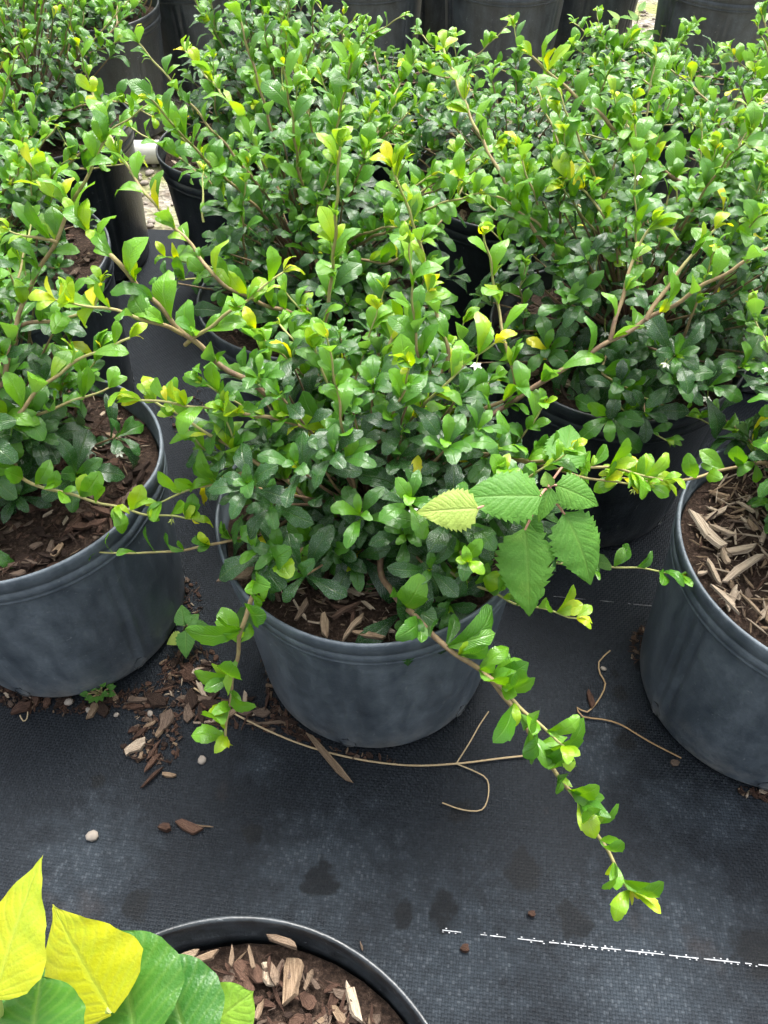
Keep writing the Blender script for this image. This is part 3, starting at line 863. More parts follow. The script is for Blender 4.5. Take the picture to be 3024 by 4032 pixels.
P_C, P_L, P_R, P_B = (-.011, .556), (-.411, .622), (.463, .504), (-.10, -.002)
POTS = [
 # name, x, y, material, seed, mulch weights, nbig, nsmall
 ('C', *P_C, 'pot', 'dusty slate pot whose shrub drapes two long shoots over its front rim', 'grey brown bark chips under the shrub with two draping front shoots', (1, 2, 2, 5, 5, 3), 130, 900),
 ('L', *P_L, 'pot', 'scuffed slate pot with a tiny clover and bark litter at its foot', 'dark crumbly bark soil beside the dented rim of the scuffed pot', (4, 5, 4, 3, 1.5, .6), 90, 900),
 ('R', *P_R, 'pot', 'slate pot with pale straw coloured wood chips on top', 'pale straw coloured wood chips and slivers in a slate pot', (.8, 1.5, 1.5, 3, 6, 7), 150, 1100),
 ('B', *P_B, 'pot_dark', 'clean black pot holding the plant with big yellow green leaves', 'red brown bark chunks around the plant with big yellow green leaves', (3, 5, 5, 4, 1.5, .3), 170, 1300),
 ('C2', -.09, .96, 'pot_mid', 'black pot directly behind the pot with the serrated weed', 'bark mulch in the pot directly behind the serrated weed pot', (4, 4, 3, 3, 1, .6), 0, 300),
 ('RB', .30, .86, 'pot_dark', 'shadowed black pot between the weed pot and the straw chip pot', 'shaded bark mulch in the black pot behind the serrated weed', (4, 4, 3, 3, 1, .4), 30, 300),
 ('L2', -.57, 1.05, 'pot_mid', 'dark creased pot behind the scuffed slate pot with the clover', 'bark mulch in the creased pot behind the clover pot', (4, 4, 3, 3, 1, .6), 0, 300),
 ('L3', -.63, 1.50, 'pot_dark', 'black pot standing left of the white pipe end and gravel strip', 'bark mulch in the black pot beside the gravel strip and pipe', (4, 4, 3, 3, 1, .6), 0, 240),
 ('M3', -.235, 1.43, 'pot_dark', 'black pot right of the gravel strip, its rim covering the white pipe', 'bark mulch in the pot whose rim covers the white pipe', (4, 4, 3, 3, 1.4, .8), 0, 240),
 ('N3', .21, 1.29, 'pot_dark', 'black pot in the third row behind the shadowed black pot', 'bark mulch in the third row pot behind the shadowed pot', (4, 4, 3, 2, 1, .4), 0, 240),
 ('O3', .65, 1.20, 'pot_dark', 'black pot at the end of the third row under drooping shoots', 'bark mulch in the end pot of the third row', (4, 4, 3, 2, 1, .4), 0, 240),
 ('P4', -.98, 1.78, 'pot_dark', None, None, (4, 4, 3, 2, 1, .4), 0, 200),
 ('Q4', .0, 1.65, 'pot_dark', None, None, (4, 4, 3, 2, 1, .4), 0, 200),
 ('S4', .52, 1.70, 'pot_dark', None, None, (4, 4, 3, 2, 1, .4), 0, 200),
 ('T4', .98, 1.62, 'pot_dark', None, None, (4, 4, 3, 2, 1, .4), 0, 200),
 ('Q5', -.95, 2.48, 'pot_mid', None, None, (4, 4, 3, 2, 1, .4), 0, 160),
 ('R5', -.50, 2.46, 'pot_mid', None, None, (4, 4, 3, 2, 1, .4), 0, 160),
 ('S5', -.055, 2.46, 'pot_mid', None, None, (4, 4, 3, 2, 1, .4), 0, 160),
 ('T5', .32, 2.44, 'pot_mid', None, None, (4, 4, 3, 2, 1, .4), 0, 160),
 ('U5', .885, 2.40, 'pot_mid', None, None, (4, 4, 3, 2, 1, .4), 0, 160),
 ('Q6', -.74, 2.82, 'pot_mid', None, None, (4, 4, 3, 2, 1, .4), 0, 100),
 ('R6', -.29, 2.82, 'pot_mid', None, None, (4, 4, 3, 2, 1, .4), 0, 100),
 ('S6', .13, 2.80, 'pot_mid', None, None, (4, 4, 3, 2, 1, .4), 0, 100),
 ('T6', .60, 2.72, 'pot_mid', None, None, (4, 4, 3, 2, 1, .4), 0, 100),
 ('U6', 1.2, 2.75, 'pot_mid', None, None, (4, 4, 3, 2, 1, .4), 0, 100),
]
EXTRA = {'R': [(1497, 1112, 1560, 1185, .013, 1.0), (1535, 1140, 1585, 1160, .005, .9), (1562, 1262, 1640, 1205, .007, .95), (1525, 1215, 1552, 1265, .004, .9), (1556, 1185, 1572, 1222, .005, .85), (1535, 1270, 1590, 1325, .004, .95), (1600, 1290, 1640, 1330, .003, .8)],
         'C': [(700, 1330, 703, 1378, .009, .78), (742, 1385, 785, 1335, .005, .8), (640, 1345, 665, 1300, .006, .6), (760, 1370, 830, 1382, .006, .75), (720, 1340, 775, 1310, .004, .45)],
         'B': [(505, 2048, 500, 2090, .003, .66), (540, 2050, 548, 2095, .003, .68), (580, 2028, 640, 2048, .005, .62), (590, 2085, 598, 2130, .006, .62), (380, 2075, 430, 2060, .005, .8), (400, 2090, 470, 2062, .005, .72), (660, 2140, 672, 2100, .004, .66)]}
for i, (nm, x, y, mt, lab, mlab, wts, nb, nsm) in enumerate(POTS):
    row4 = nm.endswith('4')
    if lab is None:
        lab = 'black pot of the fourth row, nearly hidden under low leafy shoots' if row4 else 'faded black pot in the far row behind all the leafy shrubs'
        mlab = 'bark mulch in a fourth row pot, nearly hidden under low shoots' if row4 else 'bark mulch in a farthest row pot behind all the shrubs'
        grp = 'fourth row of black pots' if row4 else 'farthest row of black pots'
        mg = 'mulch in the fourth row pots' if row4 else 'mulch in the farthest pots'
    else: grp = mg = None
    if nm.endswith('6'):
        lab, mlab, grp, mg = 'black pot glimpsed between the faded pots of the far row', 'bark mulch in a pot glimpsed between the far row pots', 'pots glimpsed behind the far row', 'mulch in the pots behind the far row'
    dent = {'L': (math.radians(-18), 0.010, 0.16)}.get(nm)
    pot(x, y, lab, M[mt], 100 + i, dent, grp)
    e = mulch(x, y, mlab, 200 + i, wts, nb, nsm, (0.012, 0.036) if nm in 'CR' else (0.008, 0.022), (6, 4, 1.5, .5) if nm in ('R', 'C') else (3, 3, 3, 3), 0.0 if nm != 'B' else 0.006, EXTRA.get(nm, ()))
    if mg: e['group'] = mg

shrub('leafy green shrub in the dusty slate pot with two long shoots draping over its front', *P_C, 1, C_TR, 6, (0.165, 0.19), (0.0, 0.012), 125, .050, .030, .12, nspray=14, rel=(35, 80), rl=(.13, .22), spread=(0.2, 3.0), flowers=6)
shrub('leafy green shrub with small white flowers in the scuffed pot with the dented rim', *P_L, 2, L_TR, 7, (0.145, 0.20), (-0.03, 0.035), 90, .049, .031, .15, rl=(.14, .3), spread=(0.6, 4.2), flowers=6)
shrub('glossy green shrub rising from the pale straw coloured wood chips', *P_R, 3, R_TR, 7, (0.14, 0.20), (0.03, 0.05), 84, .047, .030, .13, rl=(.12, .24), spread=(-0.6, 2.2), flowers=4)
shrub('leafy green shrub in the pot directly behind the serrated weed pot', -.09, .96, 4, C2_TR, 14, (0.19, 0.20), (0, 0.02), 110, .045, .031, .15, flowers=4, nspray=16, rel=(18, 75), rl=(.2, .4))
shrub('dark green shrub with yellow shoot tips in the shadowed black pot', .30, .86, 5, RB_TR, 13, (0.205, 0.22), (0.03, 0.0), 140, .045, .031, .14, flowers=10, nspray=20, rel=(25, 75), spread=(-.4, 3.3))
shrub('leafy green shrub in the creased pot behind the clover pot', -.57, 1.05, 6, [], 12, (0.18, 0.18), (-0.03, 0.02), 90, .039, .028, .15, flowers=3, rel=(20, 75))
shrub('dense dark shrub in the black pot left of the white pipe', -.63, 1.50, 7, [], 16, (0.20, 0.20), (-0.03, 0.0), 100, .043, .029, .12, flowers=3, rel=(20, 75), rl=(.24, .46))
shrub('large leaved dark shrub in the black pot right of the gravel strip', -.235, 1.43, 8, [], 9, (0.19, 0.22), (0.05, 0.01), 100, .049, .030, .12, flowers=5, rel=(8, 60), rl=(.2, .38), spread=(-1.6, 2.6))
shrub('leafy green shrub in the third row behind the shadowed black pot', .21, 1.29, 9, [], 9, (0.19, 0.15), (0, 0.0), 100, .045, .031, .15, flowers=4, rel=(4, 40), rl=(.2, .36), nspray=9)
shrub('leafy green shrub at the end of the third row of pots', .65, 1.20, 10, [], 16, (0.21, 0.20), (0, 0), 104, .045, .030, .17, flowers=5, rel=(18, 75), rl=(.24, .46))
ROW4 = ((-.98, 1.78, 'green shrub behind and beside the dense dark shrub of the third row'), (.0, 1.65, 'low green shrub behind the large leaved dark shrub and before the pipe'), (.52, 1.70, 'green shrub with arching shoots beside the pale gravel weeds'), (.98, 1.62, 'green shrub behind the end shrub of the third row'))
for k, (x, y, lab) in enumerate(ROW4):
    shrub(lab, x, y, 20 + k, [], 9, (0.19, 0.04), (0, 0), 76, .042, .031, .18, flowers=2, rel=(0, 18), nspray=2, cap=300, rl=(.18, .32))
shrub('sprawling green shrub beyond the white pipe, before the far black pots', -.70, 2.15, 30, [], 20, (0.20, 0.10), (0, 0), 70, .039, .029, .2, flowers=1, rel=(4, 40), nspray=14, cap=300, rl=(.2, .36))
pot(-.70, 2.15, 'black pot between the white pipe and the farthest pots', M['pot_dark'], 140)
mulch(-.70, 2.15, 'bark mulch in the pot between pipe and farthest pots', 240, (4, 4, 3, 2, 1, .4), 0, 160)
for k, (x, y) in enumerate(((-.95, 2.50), (-.50, 2.48), (-.055, 2.48), (.32, 2.46), (.885, 2.43), (-.74, 2.84), (-.29, 2.84), (.13, 2.82), (.60, 2.74), (1.2, 2.77))):
    shrub('upright green shrub growing in the far row of faded black pots', x, y, 40 + k, [], 5, (0.12, 0.20), (0, 0.03), 40, .040, .028, .15, flowers=0, rel=(62, 85), cap=60, nspray=0)
    SHRUBS[-1]['group'] = 'upright shrubs in the farthest pots' if k < 5 else 'upright shrubs behind the far row'
    if k >= 5: SHRUBS[-1]['label'] = 'upright green shrub in a pot glimpsed between the far row pots'

# ---- which leaves show: coarse painter pass over leaf discs
GW, GH = 480, 640
ids = np.full((GH, GW), -1, dtype=np.int32)
allL = []
for si, sh in enumerate(SHRUBS):
    for l in sh['leaves']:
        c = l.p + (l.R @ Vector((0.5, 0, 0))) * l.s
        q = proj(c)
        if q: allL.append((q[2], q, l))
allL.sort(key=lambda t: -t[0])
for k, (d, q, l) in enumerate(allL):
    R = 0.30 * l.s / d * 3150 / 3024 * GW
    x, y = q[0] * GW, q[1] * GH
    x0, x1, y0, y1 = int(x - R), int(x + R + 1), int(y - R), int(y + R + 1)
    if x1 <= 0 or y1 <= 0 or x0 >= GW or y0 >= GH: continue
    ids[max(0, y0):max(0, y1), max(0, x0):max(0, x1)] = k
cnt = np.bincount(ids[ids >= 0], minlength=len(allL))
for k, (d, q, l) in enumerate(allL): l.score = int(cnt[k])

# ---- flowers (small white star on a hanging stalk)
def flower_mesh(r, white=True):
    mb = MB()
    tube(mb, [(0, 0, 0), (0.002, 0, -0.008), (0.004, 0.001, -0.018)], 0.0005, (0, 0), 5)
    me1 = mb
    pb = MB()
    c = Vector((0.004, 0.001, -0.018))
    for k in range(5):
        an = 2 * math.pi * k / 5
        d = Vector((math.cos(an), math.sin(an), -0.45 if white else -1.6)).normalized()
        s_ = Vector((-math.sin(an), math.cos(an), 0))
        L, W = (0.0065, 0.0017) if white else (0.007, 0.0008)
        V = [c, c + d * L * .5 + s_ * W, c + d * L, c + d * L * .5 - s_ * W]
        pb.add([tuple(v) for v in V], [(0, 1, 2, 3)], [(0, 0, 0)] * 4)
    return me1.mesh('flower_stalk', M['bud']), pb.mesh('petals', M['petal'] if white else M['bud'])
FM = [flower_mesh(rnd, True), flower_mesh(rnd, False)]

for sh in SHRUBS:
    r = random.Random(sh['seed'] + 900)
    org = sh['org']
    e = tag(empty('leafy_shrub', org), sh['label'], 'shrub', sh.get('group', 'leafy shrubs growing in the nursery pots'))
    off = np.array(org)
    def shifted(mb):
        mb.V = [v - off for v in mb.V]; return mb
    link('twigs', shifted(sh['twig']).mesh('twigs', M['stem']), e)
    brs = [link('branch', shifted(b).mesh('branch', M['stem']), e) for b in sh['branches']]
    Ls = sorted(sh['leaves'], key=lambda l: -l.score)
    nsep = min(sh['cap'], sum(1 for l in Ls if l.score > 0))
    for l in Ls[:nsep]:
        m4 = Matrix.Translation(l.p - org) @ l.R.to_4x4() @ Matrix.Diagonal((l.s, l.s * l.ys, l.s, 1))
        link('leaf', leaf_mesh(l.kind, l.sv, l.ai), brs[l.br] if l.br >= 0 else e, mat4=m4)
    st = MB()
    for l in Ls[nsep:]:
        Vv, Ff, Aa = LT[l.kind][l.sv]
        A2 = Aa.copy(); A2[:, 2] = AGES[l.ai]
        Rn = np.array(l.R) @ np.diag((l.s, l.s * l.ys, l.s))
        st.add(Vv @ Rn.T + np.array(l.p - org), Ff, A2)
    if st.n: tag(link('foliage', st.mesh('foliage', M['leaf']), e), kind='stuff')
    vis = [l for l in Ls[:nsep] if l.br < 0 or r.random() < .3]
    for k in range(min(sh['flowers'], len(vis))):
        l = r.choice(vis)
        fs, fp = FM[0 if r.random() < 0.45 else 1]
        m4 = Matrix.Translation(l.p - org + (l.R @ Vector((0.1, 0, 0))) * l.s) @ Matrix.Rotation(r.uniform(0, 6.28), 4, 'Z') @ Matrix.Rotation(r.uniform(-.5, .5), 4, 'X')
        a = link('flower_stalk', fs, e, mat4=m4)
        link('petals', fp, a)

# ------------------------------------------------------------------ other plants: weeds and the broad-leaved plant
def big_leaf(p0, p1, width, profile, age, mat, nrm, teeth=0, droop=0.1, fold=0.15, rows=14, cols=7, seedv=0, tear=0.0, side_curl=0.0):
    r = random.Random(seedv)
    p0, p1 = Vector(p0), Vector(p1)
    d = p1 - p0; L = d.length
    R = frame(d, Vector(nrm))
    if teeth: rows = teeth * 2
    V = []; A = []
    vs = np.linspace(-1, 1, cols)
    for i in range(rows + 1):
        t = i / rows
        wd = profile(t) * width * 0.5
        for v in vs:
            y = wd * v
            if teeth and abs(v) > 0.99 and i % 2 and 0 < i < rows: y *= 0.86
            if tear and v > 0.6 and 0.1 < t < 0.85: y *= 1 - tear * r.random()
            x = t * L - (0.03 * L * abs(v) if not teeth else (0.02 * L if (abs(v) > .99 and i % 2 == 0) else -0.01 * L))
            z = fold * abs(y) - droop * L * (t * t - t) * 1.6 * 1.0 - side_curl * (y * y) / max(width, 1e-6) + 0.012 * width * math.sin(t * 23 + abs(v) * 3) * abs(v) + r.uniform(-.006, .006) * width
            V.append(tuple(p0 + R @ Vector((x, y, z)))); A.append((t, v, age + r.uniform(-.03, .03)))
    F = []
    for i in range(rows):
        for k in range(cols - 1):
            F.append((i * cols + k, (i + 1) * cols + k, (i + 1) * cols + k + 1, i * cols + k + 1))
    mb = MB(); mb.add(V, F, A)
    return mb.mesh('leaf', mat)
def prof_nettle(t):
    return max(0.03, (math.sin(math.pi * min(1, t ** 0.62)) ** 0.85) * (1 - 0.12 * t)) if t < 0.995 else 0.02
def prof_broad(t):
    w_ = math.sin(math.pi * t ** 0.70) ** 0.72 if 0 < t < 1 else 0
    if t > 0.80: w_ *= max(0.05, 1 - ((t - 0.80) / 0.20) ** 0.8 * 0.6)
    return max(0.025, w_)

def prof_point(t): return float(np.interp(t, [0, .05, .12, .25, .4, .6, .8, .92, 1], [.03, .45, .75, 1, .95, .70, .36, .13, .02]))
def prof_round(t): return float(np.interp(t, [0, .06, .2, .4, .6, .8, .9, .96, 1], [.03, .3, .72, 1, .98, .74, .5, .22, .02]))
def put(name, me, parent, org): 
    me.transform(Matrix.Translation(-org)); return link(name, me, parent)

# serrated weed at the right of the centre pot
wb = at(1105, 1150, SOILZ + .004)
we = tag(empty('serrated_weed', wb), 'large serrated light green weed leaves on pink stalks beside the shrub', 'weed')
node = at(1182, 1058, .395)
mb = MB(); stem_pts = spline([wb, wb.lerp(node, .4) + Vector((.008, 0, .012)), node], .01)
tube(mb, stem_pts, lambda q: .0030 - .001 * q, (0.1, .7), 8); put('stem', mb.mesh('stem', M['pinkstem']), we, wb)
W = [ # base, tip, width m, age, droop, normal, tear
 ((1168, 1072, .405), (988, 1078, .405), .050, .42, .10, (0, -.45, .9), 0),
 ((1032, 1098, .405), (900, 1107, .400), .040, .95, .05, (.1, -.5, .85), 0),
 ((1134, 1143, .365), (1143, 1330, .300), .060, .48, .10, (0, -.75, .62), .35),
 ((1219, 1110, .372), (1275, 1262, .315), .058, .36, .12, (.35, -.6, .7), 0),
 ((1201, 1048, .392), (1292, 1092, .372), .036, .45, .12, (.1, -.5, .85), 0),
 ((1189, 1054, .400), (1163, 1128, .380), .020, .50, .15, (-.1, -.7, .7), 0),
 ((1070, 1086, .345), (1088, 1170, .318), .025, .22, .08, (0, -.7, .7), 0),
 ((1216, 1008, .385), (1232, 918, .385), .044, .38, .08, (0, -.6, .8), 0),
 ((1130, 1115, .335), (1175, 1170, .315), .026, .25, .08, (.1, -.6, .8), 0),
 ((1185, 1052, .402), (1178, 1018, .408), .014, .62, .1, (0, -.7, .7), 0),
]
for k, (b_, t_, wd, ag, dr, nr_, tear) in enumerate(W):
    p0, p1 = at(*b_), at(*t_)
    lf = put('leaf', big_leaf(p0, p1, wd, prof_nettle, ag, M['weed'], nr_, 13 if wd > .03 else 9, dr * 1.7, .28, cols=9, side_curl=.9, seedv=k, tear=tear), we, wb)
    near = min(stem_pts, key=lambda q: (q - p0).length)
    mb = MB(); tube(mb, spline([near, near.lerp(p0, .5) + Vector((0, 0, .004)), p0 + (p1 - p0) * .01], .006), .0011, (.45, .7), 6)
    put('stalk', mb.mesh('stalk', M['pinkstem']), we, wb)

# little serrated weed on the cloth between two pots
def small_weed(org, label, leaves, mat='weed', group=None, stemtone=(.0, .2)):
    e = tag(empty('small_weed', org), label, 'weed', group)
    for k, (b_, t_, wd, ag, nr_) in enumerate(leaves):
        put('leaf', big_leaf(b_, t_, wd, prof_nettle, ag, M[mat], nr_, 8, .1, .1, cols=5, seedv=k + 70), e, org)
        mb = MB(); tube(mb, [org, org.lerp(Vector(b_), .6) + Vector((0, 0, .003)), Vector(b_)], .0009, stemtone, 5); put('stalk', mb.mesh('stalk', M['pinkstem']), e, org)
    return e
o = at(402, 1352, .003)
small_weed(o, 'small serrated weed seedling on the cloth beside the scuffed pot', [
 (at(398, 1352, .035), at(392, 1306, .040), .026, .1, (0, -.4, .9)), (at(402, 1362, .032), at(402, 1422, .018), .028, .12, (0, -.5, .85)),
 (at(412, 1355, .033), at(460, 1361, .026), .024, .2, (.2, -.4, .9)), (at(394, 1372, .03), at(360, 1392, .02), .020, .9, (-.2, -.4, .9)),
 (at(404, 1350, .038), at(430, 1326, .036), .018, .15, (.1, -.4, .9))])
o = at(222, 1500, .003)
cl = []
for k in range(14):
    an = k * 2.4; q = .006 + .010 * (k % 5) / 5
    b_ = o + Vector((math.cos(an) * q, math.sin(an) * q * .7 - .004, .008 + .004 * (k % 3)))
    cl.append((b_, b_ + Vector((math.cos(an) * .010, math.sin(an) * .010, .001)), .009, .15 + .05 * (k % 4), (0, -.2, 1)))
small_weed(o, 'tiny clover like weed clump at the foot of the scuffed pot', cl)
o = at(20, 590, SOILZ + .01)
cl = []
for k in range(16):
    an = k * 2.4; z = SOILZ + .02 + .005 * k
    b_ = Vector((o.x, o.y, z)) + Vector((math.cos(an) * .006, math.sin(an) * .006, 0))
    cl.append((b_, b_ + Vector((math.cos(an) * .035, math.sin(an) * .035, .002)), .015, .75, (0, 0, 1)))
small_weed(o, 'pale star leaved weed growing in the creased pot', cl)
for q, (px, py, sd) in enumerate(((1350, 175, 1), (1395, 205, 2), (1300, 190, 4))):
    rr = random.Random(sd); o = at(px, py, -.010); cl = []
    for k in range(13):
        an = rr.uniform(0, 6.28); z = .02 + .013 * k
        b_ = o + Vector((rr.uniform(-.02, .02), rr.uniform(-.02, .02), z)); L = rr.uniform(.03, .06)
        cl.append((b_, b_ + Vector((math.cos(an) * L, math.sin(an) * L, .012)), L * .42, rr.uniform(.4, .75), (0, -.3, 1)))
    small_weed(o, 'dusty pale weed growing on the gravel before the far pots', cl, group='weeds on the gravel by the far pots')

# broad-leaved plant in the near pot
bo = Vector((P_B[0] - .03, P_B[1] + .03, SOILZ - .01))
be = tag(empty('broad_leaf_plant', bo), 'young plant with big smooth yellow green leaves in the clean black pot', 'plant')
BL = [ # base, tip, width, age, normal
 ((-10, 2150, .50), (92, 1846, .52), .046, .90, (-.45, -.6, .6)),
 ((240, 2184, .455), (113, 1953, .47), .057, .97, (.15, -.75, .6)),
 ((300, 2270, .44), (254, 2004, .445), .058, .26, (.1, -.7, .65)),
 ((420, 2300, .42), (348, 2056, .425), .048, .12, (.2, -.6, .7)),
 ((415, 2240, .40), (549, 2141, .41), .036, .64, (.1, -.6, .75)),
 ((60, 2330, .48), (90, 2104, .48), .050, .30, (-.1, -.7, .65)),
 ((30, 2200, .40), (66, 2078, .40), .040, .12, (-.2, -.6, .7)),
 ((-30, 2120, .38), (10, 2010, .40), .040, .2, (-.3, -.6, .7)),
]
for k, (b_, t_, wd, ag, nr_) in enumerate(BL):
    p0, p1 = at(*b_), at(*t_)
    put('leaf', big_leaf(p0, p1, wd, prof_point if k in (0, 1) else prof_round, ag, M['broad'], nr_, 0, .06, .10, rows=24, cols=9, seedv=k + 40, side_curl=.3), be, bo)
    crown = Vector((-.20, .055, .36)) if k not in (2, 3, 4) else Vector((-.16, .05, .33))
    mb = MB(); tube(mb, spline([crown, crown.lerp(p0, .5) + Vector((0, 0, .004)), p0 + (p1 - p0) * .015], .008), .0018, (.9, 1.0), 6); put('stalk', mb.mesh('stalk', M['stem']), be, bo)
for cw in (Vector((-.20, .055, .36)), Vector((-.16, .05, .33))):
    mb = MB(); tube(mb, spline([bo, bo.lerp(cw, .5) + Vector((-.008, 0, .01)), cw], .01), lambda q: .0042 - .001 * q, (.7, 1.0), 8); put('stem', mb.mesh('stem', M['stem']), be, bo)

# ------------------------------------------------------------------ litter on the cloth
def ground_pt(px, py, dz=0.0):
    p = at(px, py, 0.0); p.z = cloth_z(p.x, p.y) + dz; return p
def strand(name, label, P, rad, tone, cat, flat=None, forks=()):
    org = ground_pt(*P[0], rad + .002)
    e = tag(empty(name, org), label, cat)
    mb = MB(); tube(mb, spline([ground_pt(a, b_, rad + .0022 + (c if c else 0)) for a, b_, c in [(q + (0,))[:3] for q in P]], .008), rad, tone, 6); put('stalk', mb.mesh('stalk', M['drygrass']), e, org)
    for fk in forks:
        mb = MB(); tube(mb, spline([ground_pt(a, b_, rad + .0022) for a, b_ in fk], .006), rad * .7, tone, 5); put('side_stalk', mb.mesh('side_stalk', M['drygrass']), e, org)
    return e
strand('dry_grass', 'long dry tan grass stem lying in front of the dusty pot', [(420, 1490), (520, 1552), (640, 1606), (760, 1640), (880, 1656), (985, 1653), (1090, 1640), (1185, 1630)], .0012, (.85, .7), 'grass stem',
       forks=([(985, 1653), (1012, 1610), (1035, 1570), (1055, 1540)], [(985, 1653), (1030, 1672), (1052, 1688), (1054, 1722), (1040, 1752), (1000, 1752), (955, 1737)]))
strand('dry_root', 'thin wavy dry root lying on the cloth beside the straw chip pot', [(1317, 1408), (1293, 1432), (1296, 1458), (1307, 1478), (1296, 1508), (1268, 1540), (1246, 1530), (1258, 1550), (1300, 1556), (1340, 1568), (1400, 1604), (1470, 1640)], .0010, (.6, .3), 'root')
strand('dry_grass_curl', 'small curled dry strand near the scuffed pot', [(45, 1548), (52, 1560), (60, 1555), (62, 1535), (55, 1520)], .0008, (.9, .9), 'grass stem')
def slab(name, label, P0, P1, w0, T_, tone, cat, group=None, rise=0.0):
    p0, p1 = ground_pt(*P0, .004), ground_pt(*P1, .004 + rise)
    d = p1 - p0; L = d.length
    r = random.Random(int(P0[0] * 7 + P0[1]))
    arr = chip_arrays(r, 1, w0 / L, T_ / L, tone, .25)
    mb = MB(); mb.add(*arr); me = mb.mesh(name, M['chip'], False)
    o = link(name, me)
    R = frame(d, UP)
    o.matrix_basis = Matrix.Translation((p0 + p1) / 2) @ R.to_4x4() @ Matrix.Scale(L, 4)
    return tag(o, label, cat, group)
slab('dead_stalk', 'flat tan dead stalk sticking out from under the dusty pot', (668, 1590), (754, 1692), .0075, .003, .72, 'dead stalk')
slab('dead_leaf', 'grey dead leaf blade curving beside the dusty pot foot', (535, 1568), (625, 1560), .004, .0015, .6, 'dead blade')
slab('thin_twig', 'thin reddish twig between the scuffed and dusty pots', (447, 1385), (512, 1370), .0022, .002, .5, 'twig')
slab('bark_stick', 'dark brown bark stick near the litter pile', (308, 1704), (352, 1662), .004, .003, .3, 'stick')
slab('bark_flake', 'tan bark flake lying below the litter pile', (352, 1675), (382, 1678), .006, .003, .72, 'bark flake')
slab('bark_piece', 'reddish brown bark piece alone on the open cloth', (388, 1775), (432, 1800), .011, .004, .42, 'bark piece')
slab('thin_splinter', 'thin tan splinter beside the lone bark piece', (412, 1783), (458, 1788), .0016, .0012, .75, 'splinter')
slab('bark_crumb', 'round dark bark crumb alone on the open cloth', (346, 1788), (370, 1790), .010, .006, .3, 'bark piece')
slab('bark_fleck', 'tiny orange bark fleck on the cloth below the straw chip pot', (1447, 1649), (1465, 1652), .007, .003, .55, 'bark piece')
slab('bark_shard', 'brown bark shard beside the thin wavy root', (1268, 1495), (1280, 1530), .008, .003, .35, 'bark piece')
slab('soil_crumb', 'reddish soil crumb just below the white marker line', (996, 2046), (1012, 2052), .008, .005, .34, 'bark piece')
slab('brown_fleck', 'brown fleck on the open cloth above the white marker line', (1140, 1973), (1155, 1976), .006, .003, .3, 'bark piece')
slab('orange_splinter', 'orange splinter beside the clean black pot rim', (778, 2036), (784, 2055), .002, .0015, .6, 'splinter')
slab('curled_bark', 'dark curled bark lying behind the pot with the scuffed wall', (375, 925), (425, 912), .008, .004, .22, 'bark piece')

# bark litter spread on the cloth: the larger pieces one by one
lrn = random.Random(77)
def in_poly(x, y, P):
    c = False; j = len(P) - 1
    for i in range(len(P)):
        if (P[i][1] > y) != (P[j][1] > y) and x < (P[j][0] - P[i][0]) * (y - P[i][1]) / (P[j][1] - P[i][1]) + P[i][0]: c = not c
        j = i
    return c
LIT = [[(330, 1480), (420, 1430), (470, 1500), (560, 1520), (610, 1590), (520, 1570), (470, 1580), (400, 1560), (380, 1650), (300, 1650), (262, 1620), (300, 1560), (270, 1520)],
       [(0, 1475), (60, 1500), (180, 1520), (300, 1490), (290, 1530), (150, 1545), (0, 1530)],
       [(340, 1430), (420, 1390), (480, 1420), (420, 1470), (360, 1480)], [(575, 1480), (600, 1530), (680, 1600), (640, 1600), (580, 1550)]]
LITS = LIT + [[(560, 1420), (585, 1420), (610, 1540), (700, 1610), (850, 1640), (850, 1652), (690, 1625), (590, 1560)], [(1365, 1370), (1395, 1350), (1385, 1440), (1360, 1430)], [(1600, 1700), (1659, 1715), (1659, 1735), (1600, 1715)],
              [(395, 1250), (430, 1260), (440, 1330), (400, 1330)], [(360, 880), (440, 840), (450, 920), (380, 940)], [(0, 1470), (240, 1500), (330, 1470), (300, 1520), (0, 1510)]]
def rnd_in(P):
    while True:
        x = lrn.uniform(min(q[0] for q in P), max(q[0] for q in P)); y = lrn.uniform(min(q[1] for q in P), max(q[1] for q in P))
        if in_poly(x, y, P): return x, y
for k in range(95):
    P = LIT[pick(lrn, (6, 2.2, 1.2, .8))]
    x, y = rnd_in(P)
    L = lrn.uniform(.010, .027)
    ti, sv = pick(lrn, (3, 4, 3, 4, 3, 1.5)), pick(lrn, (3, 3, 3, 3))
    p = ground_pt(x, y, L * .14 + .001)
    o = link('wood_chip', CHIP[(ti, sv)][1])
    o.matrix_basis = Matrix.Translation(p) @ rotm(lrn.uniform(0, 6.28), lrn.uniform(-.15, .15), lrn.uniform(-.15, .15)).to_4x4() @ Matrix.Scale(L, 4)
    tn = ['dark brown', 'dark brown', 'reddish brown', 'brown', 'tan', 'pale straw'][ti]
    tag(o, tn + ' bark chip in the litter spilled between the scuffed and dusty pots', 'wood chip', 'bark chips spilled between the pots, ' + tn)
st = MB()
for k in range(1500):
    P = LITS[pick(lrn, (9, 4, 3, 2, 2.2, 1.2, .8, .8, 1, 2.5))]
    x, y = rnd_in(P); L = lrn.uniform(.002, .010)
    p = ground_pt(x, y, lrn.uniform(.001, .003))
    add_xf(st, CHIP[(pick(lrn, (5, 5, 4, 2, 1, .5)), pick(lrn, (3, 3, 3, 3)))][0], rotm(lrn.uniform(0, 6.28), lrn.uniform(-.3, .3), lrn.uniform(-.3, .3)), p, L)
tag(link('bark_litter', st.mesh('bark_litter', M['chip'], False)), 'fine brown bark crumbs scattered round the pot feet', 'litter', kind='stuff')

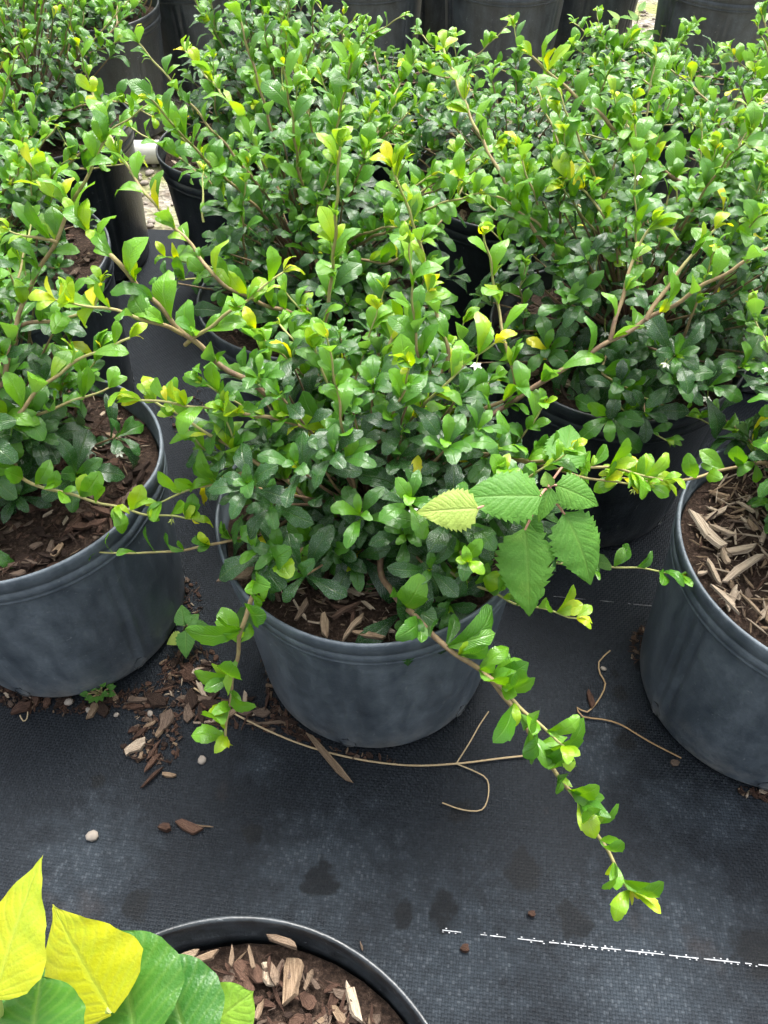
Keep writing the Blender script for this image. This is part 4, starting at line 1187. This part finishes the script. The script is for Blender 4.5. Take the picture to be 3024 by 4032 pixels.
def pebble_mesh(sd):
    r = random.Random(sd); V = []; F = []; nu, nv = 8, 5
    for j in range(nv + 1):
        for i in range(nu):
            a, b_ = 2 * math.pi * i / nu, math.pi * j / nv
            v = Vector((math.sin(b_) * math.cos(a), math.sin(b_) * math.sin(a) * .8, math.cos(b_) * .55))
            v *= 1 + .28 * mnoise.noise(v * 1.7 + Vector((sd, 0, 0)))
            V.append(tuple(v))
    for j in range(nv):
        for i in range(nu):
            F.append((j * nu + i, j * nu + (i + 1) % nu, (j + 1) * nu + (i + 1) % nu, (j + 1) * nu + i))
    mb = MB(); mb.add(V, F, [(0, 0, 0)] * len(V)); return mb
PEB = [pebble_mesh(k).mesh('pebble', M['pebble'], True) for k in range(5)]
for k, (x, y, s_, lab) in enumerate(((202, 1808, .0075, 'pale angular pebble alone on the open cloth'), (437, 1645, .006, 'grey pebble beside the hanging shoot tip'), (193, 1535, .005, 'white pebble by the scuffed pot foot'),
        (252, 1545, .004, 'small white pebble in the bark litter'), (325, 1543, .0045, 'round cream pebble in the bark litter'), (150, 1518, .006, 'flat grey green pebble against the scuffed pot foot'), (65, 2005, .005, 'small pale pebble behind the big yellow leaves'), (1303, 1445, .004, 'pale pebble touching the thin wavy root'))):
    o = link('pebble', PEB[k % 5]); o.location = ground_pt(x, y, s_ * .5); o.scale = (s_, s_, s_); o.rotation_euler = (0, 0, k * 1.3)
    tag(o, lab, 'pebble')
# fallen yellow leaf on the left mulch, dry curled leaf on the rim
yo = at(20, 1085, SOILZ + .012)
o = put('fallen_leaf', big_leaf(yo, yo + Vector((-.012, .036, .006)), .026, prof_broad, 1.0, M['broad'], (.2, -.4, .9), 0, .1, .1, rows=10, cols=5, seedv=9), None, yo)
o.location = yo; tag(o, 'orange yellow fallen leaf under the shrub in the scuffed pot', 'fallen leaf')
do = at(485, 1238, PH + .006)
mbd = MB(); mbd.add(*chip_arrays(random.Random(3), .034, .011, .002, .62, .4)); o = link('dry_leaf', mbd.mesh('dry_leaf', M['chip'], False)); o.location = at(510, 1240, PH + .008); o.rotation_euler = (.3, .1, .35)
tag(o, 'curled grey brown dry leaf on the rim of the dusty pot', 'dry leaf')

# ------------------------------------------------------------------ gravel strip, pipe
gr = random.Random(8); st = MB()
PV = [pebble_mesh(50 + k) for k in range(5)]
for k in range(3200):
    x, y = gr.uniform(-1.5, 1.7), gr.uniform(1.42, 3.1)
    if y < 1.56 + 0.105 * -x - .02: continue
    s_ = gr.uniform(.004, .013)
    pv = PV[gr.randrange(5)]
    R = np.array(rotm(gr.uniform(0, 6.28), 0, 0)) * s_
    st.add(pv.V[0] @ R.T + np.array((x, y, -.012 + s_ * .3)), pv.F[0], pv.A[0])
tag(link('gravel', st.mesh('gravel', M['pebble'])), 'pale gravel strip between the rows of pots', 'gravel', kind='stuff')
pm = MB()
A_, B_ = Vector((-1.6, 1.955, .016)), Vector((1.6, 1.955, .016))
V = []; F = []; A = []
d = (B_ - A_).normalized(); s_ = Vector((-d.y, d.x, 0))
prof = [(0, .030), (.012, .030), (.013, .026), (1, .026)]
tube(pm, [A_.lerp(B_, q / 24) + UP * (.002 * math.sin(q)) for q in range(25)], .027, (0, 0), 20)
pe = tag(empty('irrigation_pipe', (0, 1.955, -.012)), 'white plastic irrigation pipe lying on the gravel between the pot rows', 'pipe')
pipe = put('pipe_run', pm.mesh('pipe_run', M['pvc']), pe, Vector((0, 1.955, -.012)))
cm = MB(); c0 = A_.lerp(B_, .335); tube(cm, [c0, c0 + d * .07], .0305, (0, 0), 20); put('coupling', cm.mesh('coupling', M['pvc']), pe, Vector((0, 1.955, -.012)))
print('leaves', sum(len(s_['leaves']) for s_ in SHRUBS), 'objects', len(bpy.data.objects))
